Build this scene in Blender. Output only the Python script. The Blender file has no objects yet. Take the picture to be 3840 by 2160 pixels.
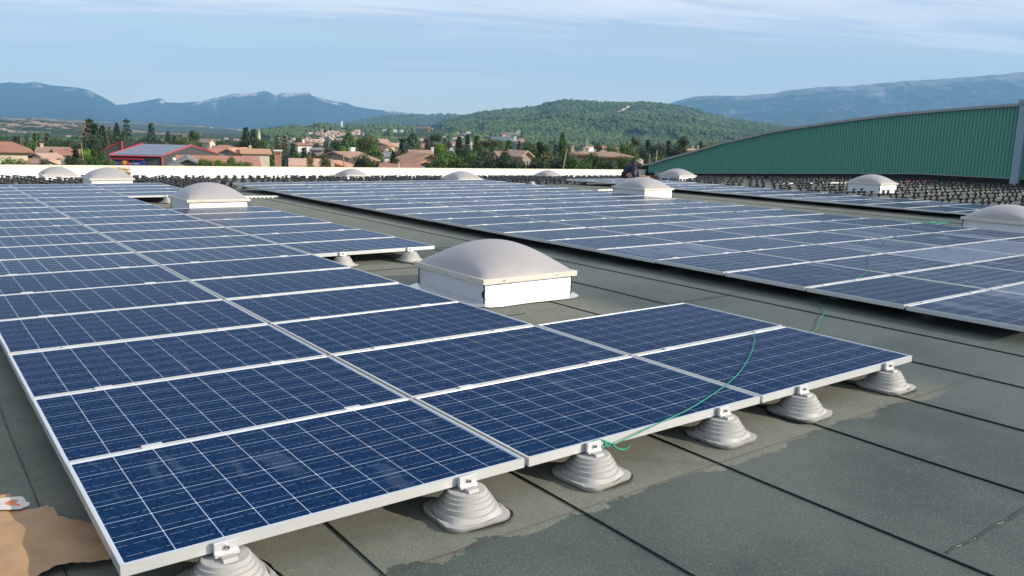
import bpy, bmesh, math, random
from mathutils import Vector, Matrix, noise
random.seed(7)
sc = bpy.context.scene
COL = sc.collection

# ---------------------------------------------------------------- camera
F_PX, W_PX = 3078.77, 3840.0
YAW, PITCH, ROLL = 0.6468, -0.1824, 0.0263
CAM = Vector((-0.4536, -2.6084, 1.3642))
def _basis():
    cy, sy, cp, sp, cr, sr = math.cos(YAW), math.sin(YAW), math.cos(PITCH), math.sin(PITCH), math.cos(ROLL), math.sin(ROLL)
    fwd = Vector((sy*cp, cy*cp, sp)); right = Vector((cy, -sy, 0)); up = right.cross(fwd)
    return cr*right + sr*up, -sr*right + cr*up, fwd
CR, CU, CW = _basis()
cam_data = bpy.data.cameras.new('camera')
cam_data.lens = F_PX / W_PX * 36.0
cam_data.sensor_width = 36.0
cam_data.clip_start = 0.05
cam_data.clip_end = 60000
cam = bpy.data.objects.new('camera', cam_data)
COL.objects.link(cam)
cam.matrix_world = Matrix(((CR.x, CU.x, -CW.x, CAM.x), (CR.y, CU.y, -CW.y, CAM.y), (CR.z, CU.z, -CW.z, CAM.z), (0, 0, 0, 1)))
sc.camera = cam

# ---------------------------------------------------------------- light
SUN = Vector((1.5, -2.0, 1.0)).normalized()
SUN_EL = math.asin(SUN.z); SUN_AZ = math.atan2(SUN.x, SUN.y)
world = bpy.data.worlds.new('World'); sc.world = world; world.use_nodes = True
SKY_STRENGTH, SUN_STRENGTH, EXPOSURE = 0.098, 5.0, 0.40
sl = bpy.data.lights.new('sun', 'SUN'); sl.energy = SUN_STRENGTH; sl.angle = math.radians(0.5); sl.color = (1.0, 0.90, 0.76)
so = bpy.data.objects.new('sun', sl); COL.objects.link(so)
so.rotation_euler = (-SUN).to_track_quat('-Z', 'Y').to_euler()
sc.view_settings.view_transform = 'Standard'; sc.view_settings.look = 'None'
sc.view_settings.exposure = EXPOSURE; sc.view_settings.gamma = 1.0; sc.view_settings.use_curve_mapping = False
sc.render.engine = 'CYCLES'
sc.cycles.max_bounces = 6; sc.cycles.volume_bounces = 0; sc.cycles.transparent_max_bounces = 8
sc.cycles.volume_step_rate = 1.0

class NB:
    "small node-tree builder"
    def __init__(s, nt):
        s.nt = nt; s.n = nt.nodes; s.l = nt.links
    def new(s, t, **kw):
        nd = s.n.new(t)
        for k, v in kw.items():
            setattr(nd, k, v)
        return nd
    def put(s, sock, v):
        if v is None: return
        if isinstance(v, bpy.types.NodeSocket): s.l.new(v, sock)
        elif isinstance(v, (tuple, list)) and len(v) == 3 and sock.type == 'RGBA': sock.default_value = (*v, 1)
        else: sock.default_value = v
    def math(s, op, a, b=None, c=None, clamp=False):
        nd = s.new('ShaderNodeMath', operation=op, use_clamp=clamp)
        for i, v in enumerate((a, b, c)): s.put(nd.inputs[i], v)
        return nd.outputs[0]
    def vmath(s, op, a, b=None):
        nd = s.new('ShaderNodeVectorMath', operation=op)
        s.put(nd.inputs[0], a)
        if b is not None: s.put(nd.inputs[1], b)
        return nd.outputs[0]
    def mix(s, f, a, b):
        nd = s.new('ShaderNodeMix', data_type='RGBA')
        s.put(nd.inputs[0], f); s.put(nd.inputs[6], a); s.put(nd.inputs[7], b)
        return nd.outputs[2]
    def noise(s, vec, scale, detail=3, rough=0.55, dist=0.0):
        nd = s.new('ShaderNodeTexNoise')
        s.put(nd.inputs['Vector'], vec); s.put(nd.inputs['Scale'], scale); s.put(nd.inputs['Detail'], detail)
        s.put(nd.inputs['Roughness'], rough); s.put(nd.inputs['Distortion'], dist)
        return nd.outputs[0]
    def voro(s, vec, scale, out='Color', feature='F1'):
        nd = s.new('ShaderNodeTexVoronoi', feature=feature)
        s.put(nd.inputs['Vector'], vec); s.put(nd.inputs['Scale'], scale)
        return nd.outputs[out]
    def ramp(s, f, lo, hi):
        nd = s.new('ShaderNodeMapRange', interpolation_type='SMOOTHSTEP')
        s.put(nd.inputs[0], f); s.put(nd.inputs[1], lo); s.put(nd.inputs[2], hi)
        return nd.outputs[0]
    def scale(s, vec, v3):
        return s.vmath('MULTIPLY', vec, v3)
    def sep(s, vec):
        nd = s.new('ShaderNodeSeparateXYZ'); s.put(nd.inputs[0], vec); return nd.outputs
    def comb(s, x, y, z):
        nd = s.new('ShaderNodeCombineXYZ')
        for i, v in enumerate((x, y, z)): s.put(nd.inputs[i], v)
        return nd.outputs[0]
    def pos(s): return s.new('ShaderNodeNewGeometry').outputs['Position']
    def obj(s): return s.new('ShaderNodeTexCoord').outputs['Object']
    def rnd(s): return s.new('ShaderNodeObjectInfo').outputs['Random']
    def bump(s, h, strength=0.3, dist=0.01):
        nd = s.new('ShaderNodeBump'); s.put(nd.inputs['Height'], h); nd.inputs['Strength'].default_value = strength
        nd.inputs['Distance'].default_value = dist
        return nd.outputs[0]

# ---- sky: Nishita plus thin high cloud laid out on a flat cloud sheet above the place
nb = NB(world.node_tree)
for n_ in list(nb.n): nb.n.remove(n_)
sky = nb.new('ShaderNodeTexSky', sky_type='NISHITA', sun_disc=False, sun_elevation=SUN_EL, sun_rotation=SUN_AZ,
             altitude=450.0, air_density=1.0, dust_density=0.7, ozone_density=1.2)
dirv = nb.new('ShaderNodeTexCoord').outputs['Generated']
sx = nb.sep(dirv)
zz = nb.math('MAXIMUM', sx[2], 0.02)
den = nb.math('ADD', zz, 0.10)
sheet = nb.comb(nb.math('DIVIDE', sx[0], den), nb.math('DIVIDE', sx[1], den), 0.0)
rot = nb.new('ShaderNodeVectorRotate', rotation_type='Z_AXIS'); nb.put(rot.inputs['Vector'], sheet); rot.inputs['Angle'].default_value = 0.52
st = nb.scale(rot.outputs[0], (0.42, 1.5, 1.0))
c1 = nb.noise(st, 1.15, 7, 0.62, 0.9)
c2 = nb.noise(nb.vmath('ADD', st, (5.2, 1.3, 0.0)), 0.42, 3, 0.5, 0.3)
cl = nb.math('ADD', nb.math('MULTIPLY', c1, 0.62), nb.math('MULTIPLY', c2, 0.62))
hfade = nb.ramp(zz, 0.02, 0.16)
east = nb.ramp(nb.math('ADD', nb.math('MULTIPLY', sx[0], 0.80), nb.math('MULTIPLY', sx[1], -0.60)), -0.75, 0.55)
cl = nb.math('ADD', cl, nb.math('ADD', nb.math('MULTIPLY', east, 0.055), 0.032))
cm = nb.math('MULTIPLY', nb.ramp(cl, 0.505, 0.67), nb.math('MULTIPLY', hfade, 0.85))
cloud_col = nb.mix(nb.ramp(cl, 0.58, 0.74), (5.2, 6.0, 7.6), (8.6, 8.7, 9.0))
skyb = nb.mix(nb.math('MULTIPLY', nb.ramp(sx[2], 0.30, 0.02), 0.45), sky.outputs[0], (9.6, 10.4, 10.6))
skyc = nb.mix(cm, skyb, cloud_col)
bg = nb.new('ShaderNodeBackground'); nb.put(bg.inputs[0], skyc); bg.inputs[1].default_value = SKY_STRENGTH
wo = nb.new('ShaderNodeOutputWorld'); nb.l.new(bg.outputs[0], wo.inputs[0])

# ---------------------------------------------------------------- picture geometry helpers (points stand at true distances)
def ray(x, y): return ((x-1920)/F_PX)*CR - ((y-1080)/F_PX)*CU + CW
def P(x, y, D): return CAM + D*ray(x, y)
def un(x, y, z):
    d = ray(x, y); return CAM + d*((z-CAM.z)/d.z)
def hor(x):
    d0 = ray(x, 0).z; d1 = ray(x, 1000).z
    return 1000*d0/(d0-d1)
def lerp_tab(tab, x):
    if x <= tab[0][0]: return tab[0][1]
    for (a, ya), (b, yb) in zip(tab, tab[1:]):
        if x <= b: return ya + (yb-ya)*(x-a)/(b-a)
    return tab[-1][1]

# ---------------------------------------------------------------- materials
def mat(name, build):
    m = bpy.data.materials.new(name); m.use_nodes = True
    b = NB(m.node_tree); p = b.n['Principled BSDF']
    build(b, p)
    return m
def flat(name, col, rough=0.6, metal=0.0, var=0.12, scale=3.0, bump=0.0, bscale=60, spec=0.5, rnd=0.0):
    def f(b, p):
        o = b.obj()
        v = b.noise(o, scale, 4, 0.6)
        k = b.math('ADD', b.math('MULTIPLY', v, 2*var), 1-var)
        if rnd: k = b.math('MULTIPLY', k, b.math('ADD', b.math('MULTIPLY', b.rnd(), 2*rnd), 1-rnd))
        b.put(p.inputs['Base Color'], b.vmath('MULTIPLY', tuple(col), b.comb(k, k, k)))
        p.inputs['Roughness'].default_value = rough; p.inputs['Metallic'].default_value = metal
        p.inputs['Specular IOR Level'].default_value = spec
        if bump: b.put(p.inputs['Normal'], b.bump(b.noise(o, bscale, 3), bump, 0.01))
    return mat(name, f)

def dew(b, x0, px, y0, py):
    "dried dew and dust film on the panel glass: streaks along the columns, a different amount on each panel"
    ps = b.pos(); s = b.sep(ps)
    ix = b.math('FLOOR', b.math('DIVIDE', b.math('SUBTRACT', s[0], x0), px))
    iy = b.math('FLOOR', b.math('DIVIDE', b.math('SUBTRACT', s[1], y0), py))
    wn = b.new('ShaderNodeTexWhiteNoise', noise_dimensions='2D'); b.put(wn.inputs['Vector'], b.comb(ix, iy, 0.0))
    r = wn.outputs[0]
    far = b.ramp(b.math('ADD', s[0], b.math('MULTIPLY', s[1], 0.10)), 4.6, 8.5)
    n1 = b.noise(b.vmath('ADD', b.scale(ps, (2.6, 0.55, 1.0)), b.comb(b.math('MULTIPLY', r, 7.0), 0.0, 0.0)), 1.3, 5, 0.62, 0.5)
    n2 = b.noise(b.scale(ps, (9.0, 1.1, 1.0)), 1.6, 4, 0.6, 0.8)
    n = b.math('ADD', b.math('MULTIPLY', n1, 0.6), b.math('MULTIPLY', n2, 0.4))
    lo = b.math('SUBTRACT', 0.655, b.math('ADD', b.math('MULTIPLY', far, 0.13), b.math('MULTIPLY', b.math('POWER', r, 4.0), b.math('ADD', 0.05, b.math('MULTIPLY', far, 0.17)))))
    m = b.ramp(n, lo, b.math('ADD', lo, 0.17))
    wob = b.math('MULTIPLY', b.noise(b.scale(ps, (1.0, 6.0, 1.0)), 1.1, 2), 0.30)
    tr = b.noise(b.comb(b.math('ADD', b.math('MULTIPLY', s[0], 3.4), wob), b.math('MULTIPLY', s[1], 0.30), b.math('MULTIPLY', r, 9.0)), 1.0, 0, 0.0)
    trail = b.math('MULTIPLY', b.ramp(b.math('ABSOLUTE', b.math('SUBTRACT', tr, 0.5)), 0.020, 0.008), b.math('MULTIPLY', b.ramp(b.noise(ps, 1.4, 2), 0.50, 0.56), b.math('GREATER_THAN', r, 0.45)))
    m = b.math('MAXIMUM', m, b.math('MULTIPLY', trail, 0.9))
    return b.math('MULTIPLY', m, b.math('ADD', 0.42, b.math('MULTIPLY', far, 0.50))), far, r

def cell_mat(name, x0, px, y0, py, sheet):
    def f(b, p):
        m, far, r = dew(b, x0, px, y0, py)
        o = b.obj(); s = b.sep(o); ps = b.pos()
        fl = b.voro(b.scale(ps, (1, 1, 0.2)), 88.0); fs = b.sep(fl)
        fl2 = b.noise(ps, 300.0, 2, 0.6)
        k = b.math('ADD', b.math('MULTIPLY', fs[0], 0.55), b.math('ADD', 0.45, b.math('MULTIPLY', fl2, 0.6)))
        base = b.mix(fs[1], (0.0024, 0.018, 0.060), (0.0060, 0.034, 0.100))
        base = b.vmath('MULTIPLY', base, b.comb(k, k, k))
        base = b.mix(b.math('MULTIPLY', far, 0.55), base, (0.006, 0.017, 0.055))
        if sheet:
            u = b.math('DIVIDE', b.math('SUBTRACT', s[0], 0.0155), 0.1575)
            v = b.math('DIVIDE', b.math('SUBTRACT', s[1], 0.020), 0.1575)
            fu = b.math('FRACT', u); fv = b.math('FRACT', v)
            gu = b.math('GREATER_THAN', b.math('ABSOLUTE', b.math('SUBTRACT', fu, 0.5)), 0.487)
            gv = b.math('GREATER_THAN', b.math('ABSOLUTE', b.math('SUBTRACT', fv, 0.5)), 0.487)
            g = b.math('MAXIMUM', gu, gv)
            bb = b.math('FRACT', b.math('MULTIPLY', fv, 2.0))
        else:
            g = 0.0
            bb = b.math('FRACT', b.math('MULTIPLY', b.math('ADD', b.math('DIVIDE', s[1], 0.1575), 0.5), 2.0))
        bus = b.math('LESS_THAN', b.math('ABSOLUTE', b.math('SUBTRACT', bb, 0.5)), 0.012)
        dash = b.ramp(b.noise(b.scale(ps, (60.0, 8.0, 1.0)), 1.0, 1), 0.36, 0.52)
        line = b.math('MAXIMUM', g, b.math('MULTIPLY', bus, b.math('MULTIPLY', dash, 0.55)))
        base = b.mix(line, base, (0.50, 0.58, 0.72))
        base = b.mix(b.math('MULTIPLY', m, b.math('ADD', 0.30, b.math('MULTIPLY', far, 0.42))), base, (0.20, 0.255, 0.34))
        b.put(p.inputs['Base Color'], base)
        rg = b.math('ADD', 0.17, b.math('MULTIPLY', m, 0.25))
        b.put(p.inputs['Roughness'], rg)
        p.inputs['Specular IOR Level'].default_value = 0.5; p.inputs['IOR'].default_value = 1.05
        b.put(p.inputs['Normal'], b.bump(b.noise(b.scale(ps, (1.0, 1.0, 0.1)), 5.0, 2), 0.05, 0.01))
    return mat(name, f)

M = {}
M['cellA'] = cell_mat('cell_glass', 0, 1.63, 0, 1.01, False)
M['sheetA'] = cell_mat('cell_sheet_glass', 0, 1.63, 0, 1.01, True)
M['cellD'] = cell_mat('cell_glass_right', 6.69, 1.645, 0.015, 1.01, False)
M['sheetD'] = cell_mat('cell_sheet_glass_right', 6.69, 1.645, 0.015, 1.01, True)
M['back'] = flat('white_backsheet', (0.52, 0.60, 0.72), 0.25, var=0.05)
M['alu'] = flat('anodised_frame', (0.66, 0.67, 0.67), 0.36, 0.55, var=0.08, scale=9, bump=0.05)
M['clamp'] = flat('bare_aluminium', (0.70, 0.70, 0.70), 0.45, 0.6, var=0.06, scale=20)
M['bolt'] = flat('steel_bolt', (0.35, 0.34, 0.33), 0.3, 0.9)
M['foot'] = flat('grey_foot', (0.39, 0.385, 0.365), 0.58, 0.0, var=0.14, scale=7, bump=0.12, bscale=22)
M['bitumen'] = flat('bitumen', (0.008, 0.008, 0.008), 0.35, var=0.4, scale=25, bump=0.5)
M['pad'] = flat('black_plastic', (0.012, 0.012, 0.013), 0.42, var=0.3, scale=12)
M['rope'] = flat('green_rope', (0.0, 0.22, 0.15), 0.6)
M['batten'] = flat('white_batten', (0.78, 0.78, 0.74), 0.5)
M['redtape'] = flat('red_tape', (0.65, 0.03, 0.04), 0.5)
M['red'] = flat('red_trim', (0.42, 0.03, 0.055), 0.45)
M['card'] = flat('cardboard', (0.42, 0.25, 0.12), 0.85, var=0.15, scale=4)
M['kraft'] = flat('pale_kraft_paper', (0.52, 0.40, 0.27), 0.85, var=0.25, scale=3)
M['chalk'] = flat('red_chalk', (0.11, 0.035, 0.03), 0.95, var=0.4, scale=20)

def f_roof(b, p):
    ps = b.pos(); s = b.sep(ps)
    g1 = b.noise(ps, 190.0, 3, 0.75); g2 = b.voro(ps, 380.0, 'Color'); gs = b.sep(g2)
    big = b.noise(ps, 0.55, 5, 0.6, 0.3); mid = b.noise(ps, 3.3, 5, 0.65)
    edge = b.math('ADD', s[1], b.math('ADD', b.math('MULTIPLY', b.noise(ps, 9.0, 5, 0.7), 0.20), b.math('MULTIPLY', b.noise(ps, 2.2, 2), 0.30)))
    dry_y = b.math('GREATER_THAN', edge, 0.02)
    dry_x = b.ramp(b.math('ADD', s[0], b.math('MULTIPLY', mid, 0.4)), 5.35, 4.7)
    dry = b.math('MULTIPLY', dry_y, b.math('MULTIPLY', dry_x, b.math('GREATER_THAN', s[0], -0.3)))
    farz = b.ramp(s[1], 5.0, 11.0)
    dry = b.math('MAXIMUM', dry, b.math('MULTIPLY', farz, 0.8))
    damp = b.mix(b.ramp(big, 0.38, 0.62), (0.034, 0.055, 0.046), (0.076, 0.097, 0.083))
    dryc = b.mix(b.ramp(mid, 0.3, 0.7), (0.140, 0.150, 0.115), (0.185, 0.192, 0.150))
    c = b.mix(dry, damp, dryc)
    k = b.math('ADD', 0.10, b.math('MULTIPLY', g1, 1.80))
    c = b.vmath('MULTIPLY', c, b.comb(k, k, k))
    sp = b.math('MULTIPLY', b.math('GREATER_THAN', gs[0], 0.94), b.math('MULTIPLY', gs[1], 0.65))
    c = b.mix(sp, c, (0.45, 0.46, 0.40))
    stn = b.ramp(b.noise(ps, 1.7, 6, 0.75, 1.2), 0.66, 0.76)
    c = b.mix(b.math('MULTIPLY', stn, 0.45), c, (0.018, 0.024, 0.024))
    b.put(p.inputs['Base Color'], c)
    b.put(p.inputs['Roughness'], b.mix(dry, (0.55, 0.55, 0.55), (0.85, 0.85, 0.85)))
    p.inputs['Specular IOR Level'].default_value = 0.4
    b.put(p.inputs['Normal'], b.bump(b.math('ADD', g1, b.math('MULTIPLY', b.noise(ps, 2.0, 3), 3.0)), 0.5, 0.006))
M['roof'] = mat('mineral_felt', f_roof)

def f_dome(b, p):
    o = b.obj(); s = b.sep(o)
    v = b.noise(o, 2.5, 4, 0.6)
    c = b.mix(v, (0.305, 0.290, 0.292), (0.380, 0.362, 0.358))
    b.put(p.inputs['Base Color'], c)
    p.inputs['Roughness'].default_value = 0.38
    p.inputs['Subsurface Weight'].default_value = 0.0
    b.put(p.inputs['Normal'], b.bump(b.noise(o, 120.0, 2), 0.05, 0.003))
M['dome'] = mat('opal_acrylic', f_dome)
def f_curb(b, p):
    o = b.obj(); s = b.sep(o)
    v = b.noise(b.scale(o, (1, 1, 3)), 6.0, 5, 0.7)
    c = b.mix(b.ramp(v, 0.62, 0.74), (0.66, 0.67, 0.68), (0.25, 0.23, 0.22))
    b.put(p.inputs['Base Color'], c)
    p.inputs['Metallic'].default_value = 0.7; p.inputs['Roughness'].default_value = 0.42
    w = b.math('SINE', b.math('MULTIPLY', s[2], 420.0))
    b.put(p.inputs['Normal'], b.bump(w, 0.5, 0.002))
M['curb'] = mat('aluminium_flashing', f_curb)
M['dframe'] = flat('dome_rim', (0.62, 0.59, 0.52), 0.4, 0.2, var=0.08)
def f_para(b, p):
    ps = b.pos()
    v = b.noise(b.scale(ps, (1, 1, 3)), 1.1, 5, 0.7)
    c = b.mix(b.ramp(v, 0.52, 0.72), (0.92, 0.92, 0.90), (0.80, 0.80, 0.80))
    b.put(p.inputs['Base Color'], c); p.inputs['Roughness'].default_value = 0.4; p.inputs['Metallic'].default_value = 0.2
    b.put(p.inputs['Normal'], b.bump(b.noise(ps, 3.0, 3), 0.2, 0.02))
M['para'] = mat('bright_membrane', f_para)
M['coping'] = flat('cream_coping', (0.78, 0.72, 0.55), 0.5)
M['green'] = flat('green_cladding', (0.095, 0.300, 0.235), 0.45, 0.05, var=0.07, scale=0.4)
M['zinc'] = flat('zinc_trim', (0.30, 0.31, 0.32), 0.5, 0.4, var=0.12, scale=2)
M['bluegrey'] = flat('blue_grey_downpipe', (0.23, 0.33, 0.38), 0.5)
M['dark'] = flat('dark_gap', (0.012, 0.013, 0.014), 0.8)
M['skin'] = flat('skin', (0.50, 0.24, 0.15), 0.5)
M['navy'] = flat('navy_cloth', (0.020, 0.032, 0.060), 0.9)
M['short'] = flat('dark_shorts', (0.015, 0.016, 0.02), 0.9)
M['hat'] = flat('khaki_hat', (0.36, 0.32, 0.25), 0.9)
M['shoe'] = flat('dark_shoe', (0.03, 0.03, 0.03), 0.7)

def f_paper(b, p):
    o = b.obj()
    v = b.noise(b.scale(o, (3.0, 30.0, 1.0)), 2.0, 3, 0.6); w = b.noise(o, 5.0, 4, 0.6)
    c = b.mix(v, (0.38, 0.23, 0.12), (0.50, 0.32, 0.18)); c = b.mix(b.math('MULTIPLY', w, 0.5), c, (0.30, 0.16, 0.06))
    b.put(p.inputs['Base Color'], c); p.inputs['Roughness'].default_value = 0.75
M['paper'] = mat('brown_wrapping_paper', f_paper)
def f_tape(b, p):
    o = b.obj(); s = b.sep(o)
    k = b.math('GREATER_THAN', b.noise(b.scale(o, (16, 16, 1)), 1.0, 1), 0.55)
    b.put(p.inputs['Base Color'], b.mix(k, (0.62, 0.57, 0.50), (0.66, 0.16, 0.06))); p.inputs['Roughness'].default_value = 0.35
M['tape'] = mat('printed_tape', f_tape)

def tile_mat(name, c1, c2):
    def f(b, p):
        o = b.obj(); s = b.sep(o)
        v = b.noise(o, 1.3, 4, 0.7); w = b.voro(b.scale(o, (3.2, 3.2, 3.2)), 1.0, 'Color'); ws = b.sep(w)
        c = b.mix(b.math('ADD', b.math('MULTIPLY', v, 0.5), b.math('MULTIPLY', ws[0], 0.5)), c1, c2)
        k = b.math('ADD', 0.86, b.math('MULTIPLY', b.rnd(), 0.28)); c = b.vmath('MULTIPLY', c, b.comb(k, k, k))
        b.put(p.inputs['Base Color'], c); p.inputs['Roughness'].default_value = 0.85
        b.put(p.inputs['Normal'], b.bump(b.noise(b.scale(o, (4.0, 1.0, 1.0)), 2.5, 3), 0.5, 0.06))
    return mat(name, f)
M['tile'] = tile_mat('terracotta_tiles', (0.27, 0.115, 0.080), (0.44, 0.22, 0.15))
M['tilebrown'] = tile_mat('old_brown_tiles', (0.25, 0.15, 0.10), (0.42, 0.28, 0.19))
M['tilepink'] = tile_mat('pale_pink_tiles', (0.42, 0.24, 0.17), (0.62, 0.42, 0.32))
M['tileorange'] = tile_mat('orange_tiles', (0.42, 0.21, 0.12), (0.55, 0.31, 0.19))
M['slate'] = flat('grey_slates', (0.20, 0.20, 0.20), 0.7)
M['cream'] = flat('cream_render', (0.60, 0.53, 0.40), 0.85, var=0.08, scale=0.6)
M['white'] = flat('white_render', (0.74, 0.71, 0.66), 0.85, var=0.06, scale=0.6)
M['grey'] = flat('grey_render', (0.30, 0.28, 0.27), 0.85, var=0.08, scale=0.6)
M['rose'] = flat('rose_render', (0.38, 0.30, 0.25), 0.85, var=0.08)
M['orangewall'] = flat('orange_render', (0.60, 0.22, 0.11), 0.85)
M['tan'] = flat('tan_render', (0.52, 0.40, 0.27), 0.85)
M['charcoal'] = flat('charcoal_cladding', (0.075, 0.073, 0.072), 0.6, 0.1)
M['pvroof'] = flat('roof_solar_array', (0.085, 0.10, 0.16), 0.25, var=0.1, scale=0.3)
M['pane'] = flat('window_pane', (0.03, 0.035, 0.04), 0.15)
M['shutter'] = flat('blue_shutter', (0.10, 0.30, 0.60), 0.6)
M['wood'] = flat('weathered_wood', (0.30, 0.24, 0.17), 0.85, var=0.15)
M['brick'] = flat('brick', (0.34, 0.17, 0.12), 0.85, var=0.25, scale=6)
M['blue'] = flat('blue_sign', (0.03, 0.06, 0.30), 0.5)
M['letter'] = flat('white_lettering', (0.75, 0.75, 0.78), 0.5)
M['yellow'] = flat('yellow_print', (0.75, 0.45, 0.03), 0.5)
M['craneorange'] = flat('orange_steel', (0.70, 0.26, 0.08), 0.5)
M['bark'] = flat('bark', (0.11, 0.085, 0.06), 0.9, var=0.2, scale=3)
M['deadwood'] = flat('dead_wood', (0.16, 0.12, 0.10), 0.9)

def leaf_mat(name, ca, cb, rv=0.25):
    def f(b, p):
        g = b.new('ShaderNodeNewGeometry'); r = g.outputs['Random Per Island']; ps = g.outputs['Position']
        v = b.noise(ps, 0.35, 3, 0.6)
        t = b.math('ADD', b.math('MULTIPLY', r, 0.6), b.math('MULTIPLY', v, 0.5))
        c = b.mix(t, ca, cb)
        k = b.math('ADD', 1-rv, b.math('MULTIPLY', b.rnd(), 2*rv)); c = b.vmath('MULTIPLY', c, b.comb(k, k, k))
        b.put(p.inputs['Base Color'], c); p.inputs['Roughness'].default_value = 0.6
        p.inputs['Specular IOR Level'].default_value = 0.25
    return mat(name, f)
LEAF = {
 'dark':   leaf_mat('conifer_needles', (0.016, 0.034, 0.016), (0.045, 0.072, 0.032)),
 'green':  leaf_mat('broad_leaves', (0.028, 0.070, 0.014), (0.085, 0.150, 0.034)),
 'bright': leaf_mat('bright_leaves', (0.060, 0.140, 0.012), (0.150, 0.260, 0.035)),
 'olive':  leaf_mat('olive_leaves', (0.052, 0.070, 0.020), (0.135, 0.145, 0.055)),
 'bluish': leaf_mat('blue_green_needles', (0.028, 0.055, 0.045), (0.070, 0.105, 0.085)),
 'brown':  leaf_mat('browned_needles', (0.060, 0.055, 0.032), (0.120, 0.100, 0.062)),
 'plum':   leaf_mat('plum_leaves', (0.030, 0.016, 0.024), (0.060, 0.034, 0.045)),
 'gold':   leaf_mat('gold_leaves', (0.13, 0.12, 0.015), (0.24, 0.20, 0.03)),
}

# ---------------------------------------------------------------- mesh helpers
def link(name, bm_or_me, m=None, parent=None, smooth=False):
    if isinstance(bm_or_me, bmesh.types.BMesh):
        me = bpy.data.meshes.new(name); bm_or_me.to_mesh(me); bm_or_me.free()
    else: me = bm_or_me
    if m is not None and not me.materials: me.materials.append(m)
    if smooth:
        me.polygons.foreach_set('use_smooth', [True]*len(me.polygons))
    o = bpy.data.objects.new(name, me); COL.objects.link(o)
    if parent is not None: o.parent = parent
    return o
def empty(name, loc=(0, 0, 0), rz=0.0, label=None, cat=None, group=None):
    o = bpy.data.objects.new(name, None); COL.objects.link(o); o.location = loc; o.rotation_euler = (0, 0, rz)
    o.empty_display_size = 0.1
    return tag(o, label, cat, group)
def tag(o, label=None, cat=None, group=None, kind=None):
    if label: o['label'] = label
    if cat: o['category'] = cat
    if group: o['group'] = group
    if kind: o['kind'] = kind
    return o
def dup(o, parent=None):
    c = o.copy(); COL.objects.link(c); c.parent = parent
    for ch in o.children: dup(ch, c)
    return c
def box(bm, x0, x1, y0, y1, z0, z1):
    vs = [bm.verts.new(v) for v in ((x0,y0,z0),(x1,y0,z0),(x1,y1,z0),(x0,y1,z0),(x0,y0,z1),(x1,y0,z1),(x1,y1,z1),(x0,y1,z1))]
    for f in ((3,2,1,0),(4,5,6,7),(0,1,5,4),(1,2,6,5),(2,3,7,6),(3,0,4,7)): bm.faces.new([vs[i] for i in f])
    return vs
def bxm(*a):
    bm = bmesh.new(); box(bm, *a); return bm
def bevel(bm, w, seg=1):
    bmesh.ops.bevel(bm, geom=bm.edges[:], offset=w, segments=seg, affect='EDGES', profile=0.5); return bm
def lathe(bm, prof, n=24, cx=0, cy=0, shape=None):
    rings = []
    for (r, z) in prof:
        ring = []
        for i in range(n):
            a = 2*math.pi*i/n
            rr = r if shape is None else shape(r, a, z)
            ring.append(bm.verts.new((cx+rr*math.cos(a), cy+rr*math.sin(a), z)))
        rings.append(ring)
    for a, b_ in zip(rings, rings[1:]):
        for i in range(n): bm.faces.new((a[i], a[(i+1) % n], b_[(i+1) % n], b_[i]))
    bm.faces.new(rings[-1]); bm.faces.new(rings[0][::-1])
    return rings
def tube(bm, pts, r, n=6):
    pts = [Vector(p) for p in pts]; rings = []
    for i, p in enumerate(pts):
        t = (pts[min(i+1, len(pts)-1)] - pts[max(i-1, 0)]).normalized()
        a = t.cross(Vector((0, 0, 1)));
        if a.length < 0.01: a = t.cross(Vector((0, 1, 0)))
        a.normalize(); c = t.cross(a)
        rr = r if not callable(r) else r(i/(len(pts)-1))
        rings.append([bm.verts.new(p + a*rr*math.cos(2*math.pi*k/n) + c*rr*math.sin(2*math.pi*k/n)) for k in range(n)])
    for a, b_ in zip(rings, rings[1:]):
        for k in range(n): bm.faces.new((a[k], a[(k+1) % n], b_[(k+1) % n], b_[k]))
    bm.faces.new(rings[0][::-1]); bm.faces.new(rings[-1])
def prism(bm, poly, axis, a, b_):
    "extrude polygon given in 2D; axis 'x': poly=(y,z), 'y': poly=(x,z)"
    mk = (lambda q, t: (t, q[0], q[1])) if axis == 'x' else (lambda q, t: (q[0], t, q[1]))
    A = [bm.verts.new(mk(q, a)) for q in poly]; B = [bm.verts.new(mk(q, b_)) for q in poly]
    n = len(poly)
    for i in range(n): bm.faces.new((A[i], A[(i+1) % n], B[(i+1) % n], B[i]))
    bm.faces.new(A[::-1]); bm.faces.new(B)
    bmesh.ops.recalc_face_normals(bm, faces=bm.faces[:])

# ================================================================= FLAT ROOF UNDER OUR FEET
ZR = -0.165
def zroof(x, y):
    return ZR - 0.033*max(0.0, y-17.5)*(1+0.012*max(x, 0.0))
RX0, RX1, RY0, RY1 = -3.6, 38.9, -4.2, 35.38
bm = bmesh.new()
ys_ = [RY0, 17.5, 20, 23, 26, 29, 32, RY1]
top = []; 
for y in ys_:
    top.append([bm.verts.new((x, y, zroof(x, y)-0.02)) for x in [RX0] + [RX0+(RX1-RX0)*i/12 for i in range(1, 13)]])
for a, b_ in zip(top, top[1:]):
    for i in range(len(a)-1): bm.faces.new((a[i], a[i+1], b_[i+1], b_[i]))
roof = tag(link('roof', bm, M['bitumen']), kind='structure')
# building body below the roof
bm = bxm(RX0, RX1, RY0, RY1+0.30, -9.0, -1.35)
tag(link('warehouse_wall', bm, M['grey']), kind='structure')
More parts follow.
